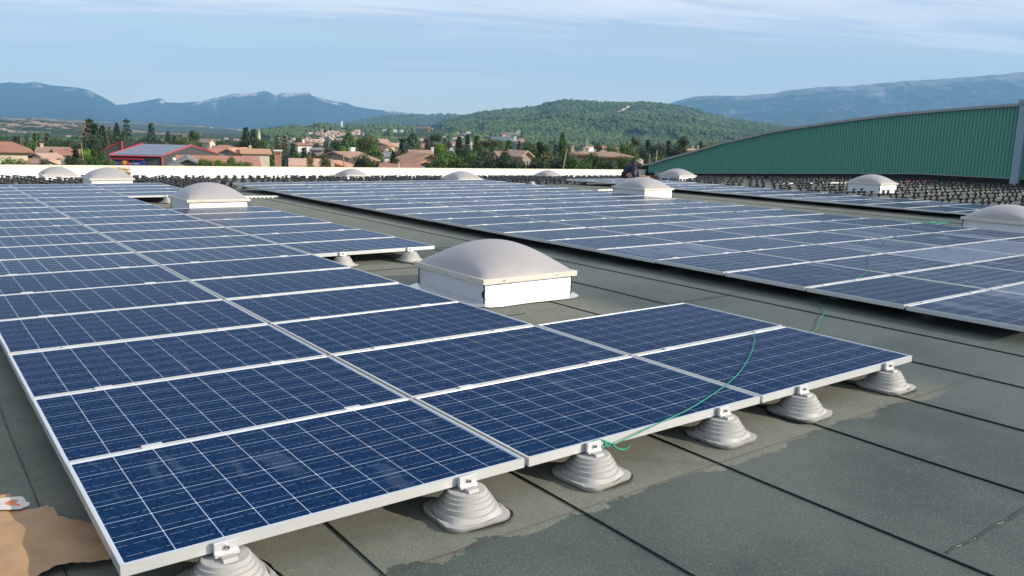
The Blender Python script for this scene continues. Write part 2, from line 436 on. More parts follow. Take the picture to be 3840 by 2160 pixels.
# felt strips: one roll each, running along Y, with a black welded seam and a ragged overlap
def strip_mesh(x0, x1, seed):
    rnd = random.Random(seed); bm = bmesh.new()
    L = []; y = RY0
    ys = []
    while y < RY1:
        ys.append(y); y += 0.35 if y < 8 else (1.0 if y < 17 else 1.5)
    ys.append(RY1)
    rows = []
    for y in ys:
        w0 = 0.014*noise.noise(Vector((x0*3.1, y*0.9, 1.0))); w1 = 0.014*noise.noise(Vector((x1*3.1, y*0.9, 1.0)))
        xa, xb = x0+w0, x1+w1
        row = []
        for k, t in enumerate((0.0, 0.33, 0.66, 1.0)):
            x = xa+(xb-xa)*t
            dz = 0.004*(1-t) + 0.004*noise.noise(Vector((x*1.3, y*1.1, 4.0)))*(1 if 0 < t < 1 else 0)
            row.append(bm.verts.new((x, y, zroof(x, y)-0.004+dz)))
        rows.append((row, xa))
    for (a, _), (b_, _) in zip(rows, rows[1:]):
        for i in range(3): bm.faces.new((a[i], a[i+1], b_[i+1], b_[i]))
    return bm, ys
pitch = 0.907
k = 0
x = 0.814 - pitch*5
sbm_all = []
while x < RX1:
    xa, xb = max(x, RX0), min(x+pitch, RX1)
    if xb - xa > 0.05:
        bm, ys = strip_mesh(xa, xb, k)
        link('felt_strip', bm, M['roof'], roof, smooth=True)
        sb = bmesh.new(); prev = None
        for y in ys:
            if prev is not None and y > (-0.24 if False else RY0):
                pass
            prev = y
        n_ = 0; pr_ = []
        yy = RY0
        while yy < RY1:
            pr_.append(yy); yy += 0.12 if yy < 7 else 1.0
        rows = []
        for yy in pr_:
            w0 = 0.014*noise.noise(Vector((xa*3.1, yy*0.9, 1.0)))
            hw = (0.0022 + 0.0032*abs(noise.noise(Vector((xa*7, yy*6.0, 9.0)))))*(1.0 if yy < 7 else 0.9)
            z = zroof(xa, yy)
            rows.append([bm_v for bm_v in (sb.verts.new((xa+w0-hw, yy, z+0.0004)), sb.verts.new((xa+w0, yy, z+0.005)), sb.verts.new((xa+w0+hw*0.6, yy, z+0.0004)))])
        for a, b_ in zip(rows, rows[1:]):
            for i in range(2): sb.faces.new((a[i], a[i+1], b_[i+1], b_[i]))
        link('seam_bead', sb, M['bitumen'], roof)
    x += pitch; k += 1
# cross joints between rolls (short dark beads across a strip)
def cross_joint(xa, xb, y, slope=0.0):
    sb = bmesh.new(); n = 12; rows = []
    for i in range(n+1):
        x = xa+(xb-xa)*i/n; yy = y+slope*(x-xa)+0.012*noise.noise(Vector((x*9, y, 2)))
        rows.append((sb.verts.new((x, yy-0.005, zroof(x, yy)+0.0015)), sb.verts.new((x, yy, zroof(x, yy)+0.0055)), sb.verts.new((x, yy+0.005, zroof(x, yy)+0.0015))))
    for a, b_ in zip(rows, rows[1:]):
        for i in range(2): sb.faces.new((a[i], a[i+1], b_[i+1], b_[i]))
    link('seam_bead', sb, M['bitumen'], roof)
for (xa, xb, y) in ((3.0, 3.9, 2.95), (4.44, 5.35, 4.6), (5.35, 6.25, 6.9), (2.66, 3.56, -1.3), (15.0, 18.3, 9.1), (22.0, 30.0, 9.6), (22.0, 34.0, 14.2), (0.81, 1.72, 5.5), (5.35, 6.25, 2.6), (3.56, 4.46, 5.62)):
    cross_joint(xa, xb, y)
# red chalk line in front of the array and two diagonal ones
def chalk(pts, w=0.0035):
    bm = bmesh.new(); prev = None
    P_ = []
    for (a, b_) in zip(pts, pts[1:]):
        for i in range(30): P_.append((a[0]+(b_[0]-a[0])*i/30, a[1]+(b_[1]-a[1])*i/30))
    for i, (x, y) in enumerate(P_):
        ww = w*(0.35+0.9*abs(noise.noise(Vector((x*13, y*13, 0)))))
        a = bm.verts.new((x, y-ww, zroof(x, y)+0.0062)); b_ = bm.verts.new((x, y+ww, zroof(x, y)+0.0062))
        if prev: bm.faces.new((prev[0], a, b_, prev[1]))
        prev = (a, b_)
    return bm
cb = chalk([(0.55, -0.245), (6.0, -0.215)])
ch = link('chalk_line', cb, M['chalk'], roof)
link('chalk_line', chalk([(2.30, 0.06), (2.62, -0.24)]), M['chalk'], roof)

# ================================================================= SOLAR PANELS
PLX, PLY, TH = 1.606, 0.985, 0.040
CPX, CPY, MX, MY = 0.1575, 0.1575, 0.0155, 0.020
def frame_mesh():
    bm = bmesh.new(); e = 0.0095
    # four mitred-looking bars: butted end to end
    box(bm, 0, PLX, 0, e, -TH, 0); box(bm, 0, PLX, PLY-e, PLY, -TH, 0)
    box(bm, 0, e, e, PLY-e, -TH, 0); box(bm, PLX-e, PLX, e, PLY-e, -TH, 0)
    # inner bottom flange
    box(bm, e, PLX-e, e, e+0.018, -TH, -TH+0.002); box(bm, e, PLX-e, PLY-e-0.018, PLY-e, -TH, -TH+0.002)
    me = bpy.data.meshes.new('frame'); bm.to_mesh(me); bm.free(); me.materials.append(M['alu']); return me
FRAME = frame_mesh()
bm = bxm(0.0095, PLX-0.0095, 0.0095, PLY-0.0095, -0.009, -0.004)
BACK = bpy.data.meshes.new('backsheet'); bm.to_mesh(BACK); bm.free(); BACK.materials.append(M['back'])
def cell_mesh(mt):
    c = CPX/2-0.0015; d = CPY/2-0.0018; k = 0.003
    bm = bmesh.new()
    poly = [(-c+k, -d), (c-k, -d), (c, -d+k), (c, d-k), (c-k, d), (-c+k, d), (-c, d-k), (-c, -d+k)]
    vs = [bm.verts.new((x, y, 0.0004)) for x, y in poly]; vb = [bm.verts.new((x, y, 0.0)) for x, y in poly]
    bm.faces.new(vs)
    for i in range(8): bm.faces.new((vb[i], vb[(i+1) % 8], vs[(i+1) % 8], vs[i]))
    me = bpy.data.meshes.new('cell'); bm.to_mesh(me); bm.free(); me.materials.append(mt); return me
def sheet_mesh(mt):
    bm = bmesh.new()
    x0, x1, y0, y1 = MX, MX+10*CPX, MY, MY+6*CPY
    vs = [bm.verts.new((x, y, -0.0026)) for x, y in ((x0, y0), (x1, y0), (x1, y1), (x0, y1))]; bm.faces.new(vs)
    me = bpy.data.meshes.new('cell_sheet'); bm.to_mesh(me); bm.free(); me.materials.append(mt); return me
CELL = {k: cell_mesh(M[k]) for k in ('cellA', 'cellD')}
SHEET = {k: sheet_mesh(M[k]) for k in ('sheetA', 'sheetD')}
bm = bmesh.new(); box(bm, -0.042, 0.042, -0.004, 0.028, 0.0006, 0.0042); box(bm, -0.045, 0.045, 0.0015, 0.0225, -0.03, 0.0006)
CLAMP = bpy.data.meshes.new('clamp'); bm.to_mesh(CLAMP); bm.free(); CLAMP.materials.append(M['clamp'])
ORD = ['front', 'second', 'third', 'fourth', 'fifth', 'sixth', 'seventh', 'eighth', 'ninth', 'tenth', 'eleventh', 'twelfth', 'thirteenth',
       'fourteenth', 'fifteenth', 'sixteenth', 'seventeenth', 'eighteenth', 'nineteenth', 'twentieth']
def panel(x, y, z, tail, near, kind, label, group, has_behind):
    e = empty('solar_panel', (x, y, z), 0, label, 'solar panel', group)
    e.rotation_euler = (random.gauss(0, 0.0016), random.gauss(0, 0.0012), random.gauss(0, 0.0006))
    link('frame', FRAME, None, e); link('backsheet', BACK, None, e)
    if near:
        for i in range(10):
            for j in range(6):
                c = bpy.data.objects.new('cell', CELL['cell'+kind]); COL.objects.link(c); c.parent = e
                c.location = (MX+CPX*(i+.5), MY+CPY*(j+.5), -0.004)
    else:
        link('cell_sheet', SHEET['sheet'+kind], None, e)
    if has_behind:
        for cx in (0.335, 1.285):
            c = link('clamp', CLAMP, None, e); c.location = (cx, PLY, 0)
    return e
fix = {(0, 0): 0.006, (1, 0): 0.0, (2, 0): 0.0}
cols_left = {0: set(range(19)), 1: set(range(19)), 2: {0, 1, 6, 7, 8, 9, 10, 11, 15, 16, 17, 18}}
colname = {0: 'leftmost', 1: 'second', 2: 'third'}
GL = 'solar panels of the left array'
for c, rows in cols_left.items():
    for j in sorted(rows):
        cx, cy = c*1.63+0.8, j*1.01+0.5
        near = math.hypot(cx-CAM.x, cy-CAM.y) < 9.2
        where = 'front edge' if not (c == 2 and j > 1) else ('far side of the near skylight' if j < 12 else 'far side of the middle left skylight')
        jj = j if not (c == 2 and j > 1) else (j-6 if j < 12 else j-15)
        lab = f"{ORD[jj]} solar panel from the {where}, left array, {colname[c]} column" if jj else f"solar panel at the {where}, left array, {colname[c]} column"
        panel(c*1.63+0.012, cy-0.5+0.012, fix.get((c, j), 0.0)+random.uniform(-.002, .002), None, near, 'A', lab, GL, (j+1) in rows)
GD = 'solar panels of the middle array'
for c in range(5):
    for j in range(19):
        X, Y = 6.69+c*1.645+0.012, 0.015+j*1.01+0.012
        near = math.hypot(X+.8-CAM.x, Y+.5-CAM.y) < 9.6
        lab = f"{'first' if j == 0 else ORD[j]} solar panel from the near end, middle array, {('left edge', 'second', 'third', 'fourth', 'right edge')[c]} column"
        panel(X, Y, -0.028+random.uniform(-.003, .003), None, near, 'D', lab, GD, j < 18)
GE = 'solar panels of the far right array'
for c in range(2):
    for j in range(15):
        lab = f"{'first' if j == 0 else ORD[j]} solar panel from the near end, narrow right array, {('left', 'right')[c]} column"
        panel(18.35+c*1.645, 4.17+j*1.012, -0.03+random.uniform(-.004, .004) - (0.02*max(0, j-13)), None, False, 'D', lab, GE, j < 14)

# ================================================================= SUPPORT FEET (grey) along the open edges
def foot_parts():
    rnd = random.Random(3)
    def sq(r, a, z):
        if z > 0.020: 
            return r*(1+0.02*math.sin(3*a+z*40))
        s = r/((abs(math.cos(a))**5+abs(math.sin(a))**5)**0.2)
        return s*(1+0.010*math.sin(7*a+1.0))
    bm = bmesh.new()
    prof = [(0.145, 0.001), (0.148, 0.020), (0.143, 0.021), (0.138, 0.010), (0.132, 0.010), (0.129, 0.038), (0.117, 0.039), (0.115, 0.060), (0.104, 0.061), (0.102, 0.080),
            (0.092, 0.081), (0.091, 0.096), (0.083, 0.097), (0.082, 0.110), (0.078, 0.113), (0.05, 0.111)]
    R = lathe(bm, prof, 64, shape=sq)
    # turned-up, dented skirt edge
    for ri in (0, 1):
        for i, v in enumerate(R[ri]):
            a = 2*math.pi*i/64
            v.co.z += (0.005*noise.noise(Vector((v.co.x*30, v.co.y*30, 1))) + 0.010*max(0.0, noise.noise(Vector((v.co.x*55, v.co.y*55, 7)))-0.25)) if ri else -0.001
    for ri in range(4, 13):
        for i, v in enumerate(R[ri]):
            d = 0.006*noise.noise(Vector((v.co.x*16, v.co.y*16, v.co.z*22)))
            v.co.x *= 1+d*2.2; v.co.y *= 1+d*2.2
    cone = bpy.data.meshes.new('cone'); bm.to_mesh(cone); bm.free(); cone.materials.append(M['foot'])
    cone.polygons.foreach_set('use_smooth', [True]*len(cone.polygons))
    sharp = cone.attributes.new('sharp_edge', 'BOOLEAN', 'EDGE')
    for e_ in cone.edges:
        a_, b_ = e_.vertices
        if a_//64 == b_//64 and a_//64 in (1, 2, 3, 4, 5, 6, 7, 8, 9, 10, 11, 12, 13, 14): sharp.data[e_.index].value = True
    bm = bmesh.new(); prism(bm, [(-0.062, 0.107), (0.03, 0.107), (0.03, 0.128), (-0.052, 0.128)], 'x', -0.024, 0.024)
    br = bpy.data.meshes.new('bracket'); bm.to_mesh(br); bm.free(); br.materials.append(M['foot'])
    bm = bmesh.new(); box(bm, -0.041, 0.041, -0.014, -0.0005, 0.126, 0.172); box(bm, -0.041, 0.041, -0.0225, -0.0145, 0.122, 0.136)
    pl = bpy.data.meshes.new('clamp_plate'); bevel(bm, 0.0012); bm.to_mesh(pl); bm.free(); pl.materials.append(M['clamp'])
    bm = bmesh.new(); lathe(bm, [(0.0085, 0), (0.0085, 0.010), (0.005, 0.0101), (0.005, 0.006)], 12)
    bmesh.ops.rotate(bm, verts=bm.verts[:], cent=(0, 0, 0), matrix=Matrix.Rotation(math.radians(90), 3, 'X'))
    bmesh.ops.translate(bm, verts=bm.verts[:], vec=(0.0, -0.014, 0.152))
    bo = bpy.data.meshes.new('bolt'); bm.to_mesh(bo); bm.free(); bo.materials.append(M['bolt'])
    bm = bmesh.new(); n = 26; vs = []
    for i in range(n):
        a = 2*math.pi*i/n; r = 0.150*min(1/max(abs(math.cos(a)), abs(math.sin(a))), 1.16)*(1+0.10*noise.noise(Vector((math.cos(a)*3, math.sin(a)*3, 5)))) 
        vs.append(bm.verts.new((r*math.cos(a)+0.020, r*math.sin(a)-0.008, 0.0075)))
    bm.faces.new(vs)
    ms = bpy.data.meshes.new('mastic_patch'); bm.to_mesh(ms); bm.free(); ms.materials.append(M['bitumen'])
    return cone, br, pl, bo, ms
FP = foot_parts()
def foot(x, y, rz, label, group, top=True):
    e = empty('cone_pedestal', (x, y, zroof(x, y)), 0, label, 'pedestal', group)
    for nm, me in zip(('cone', 'bracket', 'clamp_plate', 'bolt', 'mastic_patch'), FP):
        if not top and nm in ('clamp_plate', 'bolt'): continue
        c = link(nm, me, None, e)
        if nm in ('cone', 'mastic_patch'): c.rotation_euler = (0, 0, rz)
        if nm == 'cone': c.location = (0, 0.0, 0.004)
    return e
GF = 'grey cone feet under the open panel edges'
for i, (x, lab) in enumerate(((0.335, 'grey stepped cone foot at the bottom picture edge, nearest the camera'), (1.31, 'grey stepped cone foot left of the green rope knot, front edge'),
                 (2.00, 'grey cone foot carrying the green rope knot'), (2.92, 'grey cone foot just right of the green rope knot'),
                 (3.62, 'grey cone foot under the left end of the front right corner panel'), (4.55, 'grey cone foot at the front right corner of the left array'))):
    foot(x, 0.0, (0.1, -0.05, 0.08, 1.6, 3.2, 0.02)[i], lab, GF)
foot(3.63, 6.06, 0.3, 'grey cone foot behind the near skylight, half hidden by panels', GF)
foot(4.52, 6.06, 1.7, 'grey cone foot just behind the left corner of the near skylight', GF)
foot(4.05, 15.15, 0.6, 'small grey cone foot beside the middle left skylight', GF)
q = un(1994, 690, -0.2); foot(q.x, q.y, 0.2, 'small grey cone foot at the far end of the middle array', GF, False)
q = un(2185, 690, -0.2); foot(q.x, q.y, 0.9, 'small grey cone foot at the far left corner of the narrow array', GF, False)

# ================================================================= SKYLIGHT DOMES
def dome_parts(hc):
    "curb height hc above the roof; local origin on the roof at the centre"
    cx, cy = 0.52, 0.585
    out = []
    bm = bmesh.new(); box(bm, -cx, cx, -cy, cy, 0.0, hc)
    for f in list(bm.faces):
        if abs(f.normal.z) > 0.9: bm.faces.remove(f)
    bmesh.ops.subdivide_edges(bm, edges=bm.edges[:], cuts=5, use_grid_fill=True)
    for v in bm.verts:
        if 0.01 < v.co.z < hc-0.01:
            d = 0.006*noise.noise(v.co*7); v.co.x += d; v.co.y += d
    out.append(('curb', bm, M['curb'], False))
    bm = bmesh.new()
    fx, fy, h = 0.562, 0.624, 0.045
    box(bm, -fx, fx, -fy, -fy+0.045, hc-0.006, hc+h); box(bm, -fx, fx, fy-0.045, fy, hc-0.006, hc+h)
    box(bm, -fx, -fx+0.045, -fy+0.045, fy-0.045, hc-0.006, hc+h); box(bm, fx-0.045, fx, -fy+0.045, fy-0.045, hc-0.006, hc+h)
    bevel(bm, 0.003)
    out.append(('rim', bm, M['dframe'], False))
    bm = bmesh.new(); n = 26; g = []
    ax, ay, hz = 0.54, 0.60, 0.268
    for j in range(n+1):
        row = []
        for i in range(n+1):
            u = -1+2*i/n; v = -1+2*j/n
            s = (max(0, math.cos(math.pi*u/2))*max(0, math.cos(math.pi*v/2)))
            z = hz*(s**0.54) if s > 0 else 0
            row.append(bm.verts.new((ax*u, ay*v, hc+h-0.004+z)))
        g.append(row)
    for j in range(n):
        for i in range(n): bm.faces.new((g[j][i], g[j][i+1], g[j+1][i+1], g[j+1][i]))
    out.append(('dome_shell', bm, M['dome'], True))
    # apron of bright flashing on the roof, round the curb
    bm = bmesh.new(); m_ = 44; inner = []; outer = []
    for i in range(m_):
        a = 2*math.pi*i/m_; k = 1/max(abs(math.cos(a)), abs(math.sin(a)))
        w = 0.13+0.06*noise.noise(Vector((math.cos(a)*2, math.sin(a)*2, 3)))
        inner.append(bm.verts.new((cx*k*math.cos(a)*1.001, cy*k*math.sin(a)*1.001, 0.03)))
        outer.append(bm.verts.new(((cx+w)*min(k, 1.25)*math.cos(a), (cy+w)*min(k, 1.25)*math.sin(a), 0.0078)))
    for i in range(m_): bm.faces.new((inner[i], outer[i], outer[(i+1) % m_], inner[(i+1) % m_]))
    out.append(('flashing_apron', bm, M['curb'], False))
    # black bitumen patches up the corners
    for sx in (-1, 1):
        for sy in (-1, 1):
            bm = bmesh.new()
            for face in (0, 1):
                rows = []
                for t in range(8):
                    z = hc*t/7.0
                    w = 0.004+0.040*max(0.0, noise.noise(Vector((sx*3+face, sy*5, t*1.9)))) + (0.05 if t == 0 else 0)
                    if face == 0: rows.append((bm.verts.new((sx*(cx+0.004), sy*(cy+0.005), z)), bm.verts.new((sx*(cx-w), sy*(cy+0.005), z))))
                    else: rows.append((bm.verts.new((sx*(cx+0.008), sy*(cy+0.004), z)), bm.verts.new((sx*(cx+0.008), sy*(cy-w*1.4), z))))
                for a, b_ in zip(rows, rows[1:]): bm.faces.new((a[0], a[1], b_[1], b_[0]))
            out.append(('bitumen_patch', bm, M['bitumen'], False))
    # screws in the rim
    for i, (x, y, ax_) in enumerate(((-0.33, -0.625, 0), (0.3, -0.625, 0), (-0.563, -0.4, 1), (-0.563, 0.0, 1), (-0.563, 0.4, 1))):
        bm = bmesh.new(); lathe(bm, [(0.009, 0), (0.007, 0.005)], 8)
        bmesh.ops.rotate(bm, verts=bm.verts[:], cent=(0, 0, 0), matrix=Matrix.Rotation(math.radians(90), 3, 'X') if ax_ == 0 else Matrix.Rotation(math.radians(-90), 3, 'Y'))
        bmesh.ops.translate(bm, verts=bm.verts[:], vec=(x, y, hc+0.02))
        out.append(('screw', bm, M['bolt'], False))
    return out
def skylight(x, y, hc, label, cat='skylight'):
    e = empty('dome_skylight', (x, y, zroof(x, y)), 0, label, cat, 'dome skylights on the flat roof')
    for nm, bm, m_, sm in dome_parts(hc): link(nm, bm, m_, e, sm)
    return e
skylight(4.30, 3.995, 0.205, 'large dome skylight nearest the camera, white flashing sunlit, beside the left array')
skylight(4.20, 12.93, 0.245, 'dome skylight rising behind the left array, second from the camera')
skylight(15.66, 13.03, 0.245, 'dome skylight between the middle and narrow right arrays, in front of the crouching man')
skylight(4.31, 22.34, 0.26, 'dome skylight in front of the brown paper against the white parapet')
skylight(16.50, 23.1, 0.14, 'dome skylight beyond the centre of the middle array, second right of the left pair')
skylight(4.45, 32.0, 0.20, 'farthest left dome skylight, close to the white parapet')
skylight(16.25, 31.8, 0.16, 'small far dome skylight left of the picture centre, before the white parapet')
skylight(27.75, 31.8, 0.12, 'smallest far dome skylight, between the parapet and the black pads, left of the man')
skylight(26.90, 21.9, 0.23, 'dome skylight right of the crouching man, before the green hall')
skylight(26.05, 12.45, 0.28, 'dome skylight standing among black pads in front of the green wall')
skylight(16.12, 4.05, 0.22, 'big dome skylight cut by the right edge of the picture')

# ================================================================= BLACK SUPPORT PADS
bm = bmesh.new(); lathe(bm, [(0.118, 0.0), (0.112, 0.014), (0.070, 0.032), (0.046, 0.064), (0.036, 0.095), (0.040, 0.112), (0.074, 0.122), (0.078, 0.138)], 12)
PADM = bpy.data.meshes.new('support_pad'); bm.to_mesh(PADM); bm.free(); PADM.materials.append(M['pad'])
PADM.polygons.foreach_set('use_smooth', [True]*len(PADM.polygons))
domes_xy = [(4.2, 12.93), (15.66, 13.03), (4.31, 22.34), (16.5, 23.1), (4.45, 32), (16.25, 31.8), (27.75, 31.8), (26.9, 21.9), (26.05, 12.45), (16.12, 4.05)]
pads = []
def ok(x, y):
    if not (1.2 < x < 38.3 and y < 34.8): return False
    for dx, dy in domes_xy:
        if abs(x-dx) < 0.75 and abs(y-dy) < 0.82: return False
    if y < 19.8 and x < 22.0: return False
    if abs(x-22.2) < 0.9 and abs(y-20.0) < 0.9: return False
    return True
gx = 1.6
while gx < 38.2:
    for kx in range(3):
        for j in range(0, 40):
            x = gx+0.37*kx; y = 0.05+1.012*j + (0.12 if x > 22 else 0)
            x += random.gauss(0, .015); y += random.gauss(0, .02)
            if ok(x, y) and random.random() > (0.04 if x > 22 else 0.16): pads.append((x, y))
            if y > 20 and x < 30:
                y2 = y+0.5; x2 = x+random.gauss(0.05, .05)
                if ok(x2, y2) and random.random() > 0.45 and not (8 < x2 < 14): pads.append((x2, y2))
    gx += 1.36
def inview(x, y, z):
    v = Vector((x, y, z))-CAM; w = v.dot(CW)
    if w < 0.5: return False, 0, 0
    px = 1920+F_PX*v.dot(CR)/w; py = 1080-F_PX*v.dot(CU)/w
    return (-20 < px < 3860 and -20 < py < 2180), px, py
pads = [(math.hypot(x-CAM.x, y-CAM.y), x, y) for x, y in pads if inview(x, y, zroof(x, y))[0]]
pads.sort()
rest = bmesh.new()
src = bmesh.new(); src.from_mesh(PADM)
sv = [v.co.copy() for v in src.verts]; sf = [[v.index for v in f.verts] for f in src.faces]
V, Fc = [], []
for i, (d, x, y) in enumerate(pads):
    z = zroof(x, y)+0.002; h = random.uniform(0.98, 1.15)
    if i < 300:
        o = bpy.data.objects.new('support_pad', PADM); COL.objects.link(o); o.location = (x, y, z); o.rotation_euler = (0, 0, random.random()*6); o.scale = (1, 1, h)
        if x > 22: tag(o, 'black plastic spool-shaped pad among the pads on open felt near the green hall', 'support pad', 'black pads before the green hall')
        else: tag(o, 'black plastic spool-shaped pad in the dense rows before the white parapet', 'support pad', 'black pads before the parapet')
    else:
        b0 = len(V)
        V += [(v.x+x, v.y+y, v.z*h+z) for v in sv]; Fc += [[b0+k for k in f] for f in sf]
src.free(); rest.free()
me = bpy.data.meshes.new('support_pads_far'); me.from_pydata(V, [], Fc); me.materials.append(M['pad'])
o = link('support_pads', me); tag(o, 'mass of black plastic pads set out in rows on the far roof', 'support pads', 'black pads in the distance', 'stuff')

# ================================================================= PARAPET AND GREEN HALL
PY = 35.40
par = empty('parapet', (0, PY, -0.76), 0, 'low white sunlit parapet along the far edge of the roof', 'parapet')
def ptop(x): return -0.235 - 0.0085*(x-2.0)
bm = bmesh.new()
xs = [-4, 4, 12, 20, 30, 38.9]
ring = []
for x in xs:
    zb = zroof(x, PY)-0.4; ring.append([bm.verts.new((x, yy, zz_ + 0.76)) for yy, zz_ in ((0, zb), (0.3, zb), (0.3, ptop(x)-0.03), (0, ptop(x)-0.03))])
for a, b_ in zip(ring, ring[1:]):
    for i in range(4): bm.faces.new((a[i], b_[i], b_[(i+1) % 4], a[(i+1) % 4]))
bm.faces.new(ring[0]); bm.faces.new(ring[-1][::-1])
link('wall_core', bm, M['para'], par)
x = -3.9
while x < 38.8:
    w = 0.98
    b_ = bmesh.new(); x1 = min(x+w, 38.85)
    n = 5; rows = []
    for i in range(n+1):
        xx = x+(x1-x)*i/n; dz = random.uniform(-.004, .004)
        for_t = []
        for t in (0, 0.5, 1.0):
            zb = zroof(xx, PY)+0.012; zt = ptop(xx)-0.045
            for_t.append(b_.verts.new((xx, -0.006-0.006*abs(noise.noise(Vector((xx*2, t*3, 1)))), zb+(zt-zb)*t+0.76)))
        rows.append(for_t)
    for a, c in zip(rows, rows[1:]):
        for k in range(2): b_.faces.new((a[k], c[k], c[k+1], a[k+1]))
    link('membrane_sheet', b_, M['para'], par)
    x += w+0.012
for i in range(14):
    x0 = -4+i*3.07; x1 = x0+3.06
    b_ = bmesh.new(); vs = []
    za, zb = ptop(x0)+0.76, ptop(x1)+0.76
    for xx, zt in ((x0, za), (x1, zb)):
        vs.append([b_.verts.new(p_) for p_ in ((xx, -0.035, zt-0.055), (xx, 0.335, zt-0.055), (xx, 0.335, zt), (xx, -0.035, zt))])
    for k in range(4): b_.faces.new((vs[0][k], vs[1][k], vs[1][(k+1) % 4], vs[0][(k+1) % 4]))
    b_.faces.new(vs[0]); b_.faces.new(vs[1][::-1])
    link('coping', b_, M['coping'], par)

HX = 39.0
def wallpt(x, y):   # point on the hall's west wall plane seen at a pixel
    d = ray(x, y); t = (HX-CAM.x)/d.x; q = CAM+d*t; return q.y, q.z
prof_px = [(3819, 396), (3585, 413), (3364, 432), (3142, 460), (2921, 492), (2800, 519), (2700, 542), (2615, 568), (2499, 599), (2412, 629)]
prof = [wallpt(*q_) for q_ in prof_px]
def htop(y):
    t = sorted(prof)
    if y <= t[0][0]: return t[0][1] + (t[0][0]-y)*0.045
    return lerp_tab(t, y)
hall = empty('green_hall', (HX, 24, -9), 0, 'green ribbed metal hall with a curved roof behind the right side of the roof', 'hall')
hall_loc = hall.location
def hl(name, bm, m_, smooth=False):
    bmesh.ops.translate(bm, verts=bm.verts[:], vec=-hall_loc); return link(name, bm, m_, hall, smooth)
yA, yB = 3.0, 35.15
bm = bmesh.new(); y = yA; pts = []
while y < yB:
    for dy, dx in ((0, 0), (0.050, 0), (0.075, -0.05), (0.130, -0.05)): pts.append((y+dy, dx))
    y += 0.155
prev = None
for (y, dx) in pts:
    zb = zroof(HX, y)+0.30
    if y > 28: zb = zroof(HX, y)+0.30-0.0*(y-28)
    zt = htop(y)-0.03
    if zt < zb+0.01: zt = zb+0.01
    a = bm.verts.new((HX+dx, y, zb)); b_ = bm.verts.new((HX+dx, y, zt))
    if prev: bm.faces.new((prev[0], prev[1], b_, a))
    prev = (a, b_)
hl('ribbed_cladding', bm, M['green'])
# roof sheet with eaves trim following the curve
bm = bmesh.new(); ys = [yA+(yB+0.6-yA)*i/40 for i in range(41)]; prev = None
for y in ys:
    z = htop(min(y, 35.2))-0.0
    cur = [bm.verts.new(p_) for p_ in ((HX-0.16, y, z-0.03), (HX-0.16, y, z+0.09), (HX+45, y, z+0.09), (HX+45, y, z-0.03))]
    if prev:
        for k in range(4): bm.faces.new((prev[k], cur[k], cur[(k+1) % 4], prev[(k+1) % 4]))
    prev = cur
hl('curved_roof', bm, M['zinc'])
bm = bmesh.new(); prev = None
for y in ys:
    z = htop(min(y, 35.2))
    cur = [bm.verts.new(p_) for p_ in ((HX+0.02, y, -8.9), (HX+0.02, y, z-0.05), (HX+44.9, y, z-0.05), (HX+44.9, y, -8.9))]
    if prev:
        for k in range(3): bm.faces.new((prev[k], cur[k], cur[k+1], prev[k+1]))
    else: bm.faces.new(cur)
    prev = cur
bm.faces.new(prev[::-1])
hl('wall_body', bm, M['dark'])
bm = bmesh.new(); prev = None
for i in range(30):
    y = yA+(33.0-yA)*i/29; z0 = zroof(HX, y)
    cur = [bm.verts.new(p_) for p_ in ((HX-0.07, y, z0+0.262), (HX-0.07, y, z0+0.30), (HX-0.04, y, z0+0.30), (HX-0.04, y, z0+0.262))]
    if prev:
        for k in range(4): bm.faces.new((prev[k], cur[k], cur[(k+1) % 4], prev[(k+1) % 4]))
    prev = cur
hl('base_trim', bm, M['zinc'])
for i in range(3):
    y0 = 33.05+i*0.78-0.78; y1 = y0+0.76
    b_ = bxm(HX-0.09, HX-0.05, y0, y1, zroof(HX, y0)-0.02, zroof(HX, y0)+0.36)
    hl('flashing_sheet', b_, M['zinc'])
gy, gz = wallpt(3812, 665)
bm = bxm(HX-0.28, HX-0.05, gy-0.16, gy+0.16, zroof(HX, gy)+0.02, htop(gy)+0.05); bevel(bm, 0.01); hl('downpipe', bm, M['bluegrey'])
bm = bxm(HX-0.34, HX-0.02, gy-0.26, gy+0.2, htop(gy)+0.05, htop(gy)+0.22); hl('rainwater_head', bm, M['bluegrey'])

# ================================================================= LOOSE THINGS ON THE ROOF
# green rope
def rope(pts, r, name='rope', parent=None):
    P2 = [Vector(p_) for p_ in pts]; out = []
    for i in range(len(P2)-1):
        p0, p1, p2, p3 = P2[max(i-1, 0)], P2[i], P2[i+1], P2[min(i+2, len(P2)-1)]
        for s in range(5):
            t = s/5; out.append(0.5*((2*p1)+(-p0+p2)*t+(2*p0-5*p1+4*p2-p3)*t*t+(-p0+3*p1-3*p2+p3)*t**3))
    out.append(P2[-1]); bm = bmesh.new(); tube(bm, out, r, 6); return bm
def onp(x, y, z=0.004): return tuple(un(x, y, z))
pts = [onp(2300, 1668, -0.03)]
for x, y, z in ((2360, 1640, -0.012), (2460, 1592, 0.004), (2590, 1530, 0.004), (2700, 1460, 0.004), (2770, 1400, 0.004), (2812, 1335, 0.004), (2828, 1280, 0.004), (2826, 1250, 0.006)): pts.append(onp(x, y, z))
pts.append((pts[-1][0]+0.02, pts[-1][1]+0.008, -0.05)); pts.append((4.25, 1.35, -0.15))
pts.append((4.85, 1.0, -0.155))
for x, y in ((3060, 1235), (3075, 1200), (3093, 1165)): pts.append(onp(x, y, -0.153))
pts.append((6.75, 1.9, -0.155))
pts.append((7.3, 1.9, -0.153))
q = onp(3205, 1049, -0.02); pts.append((q[0], q[1]-0.05, -0.08))
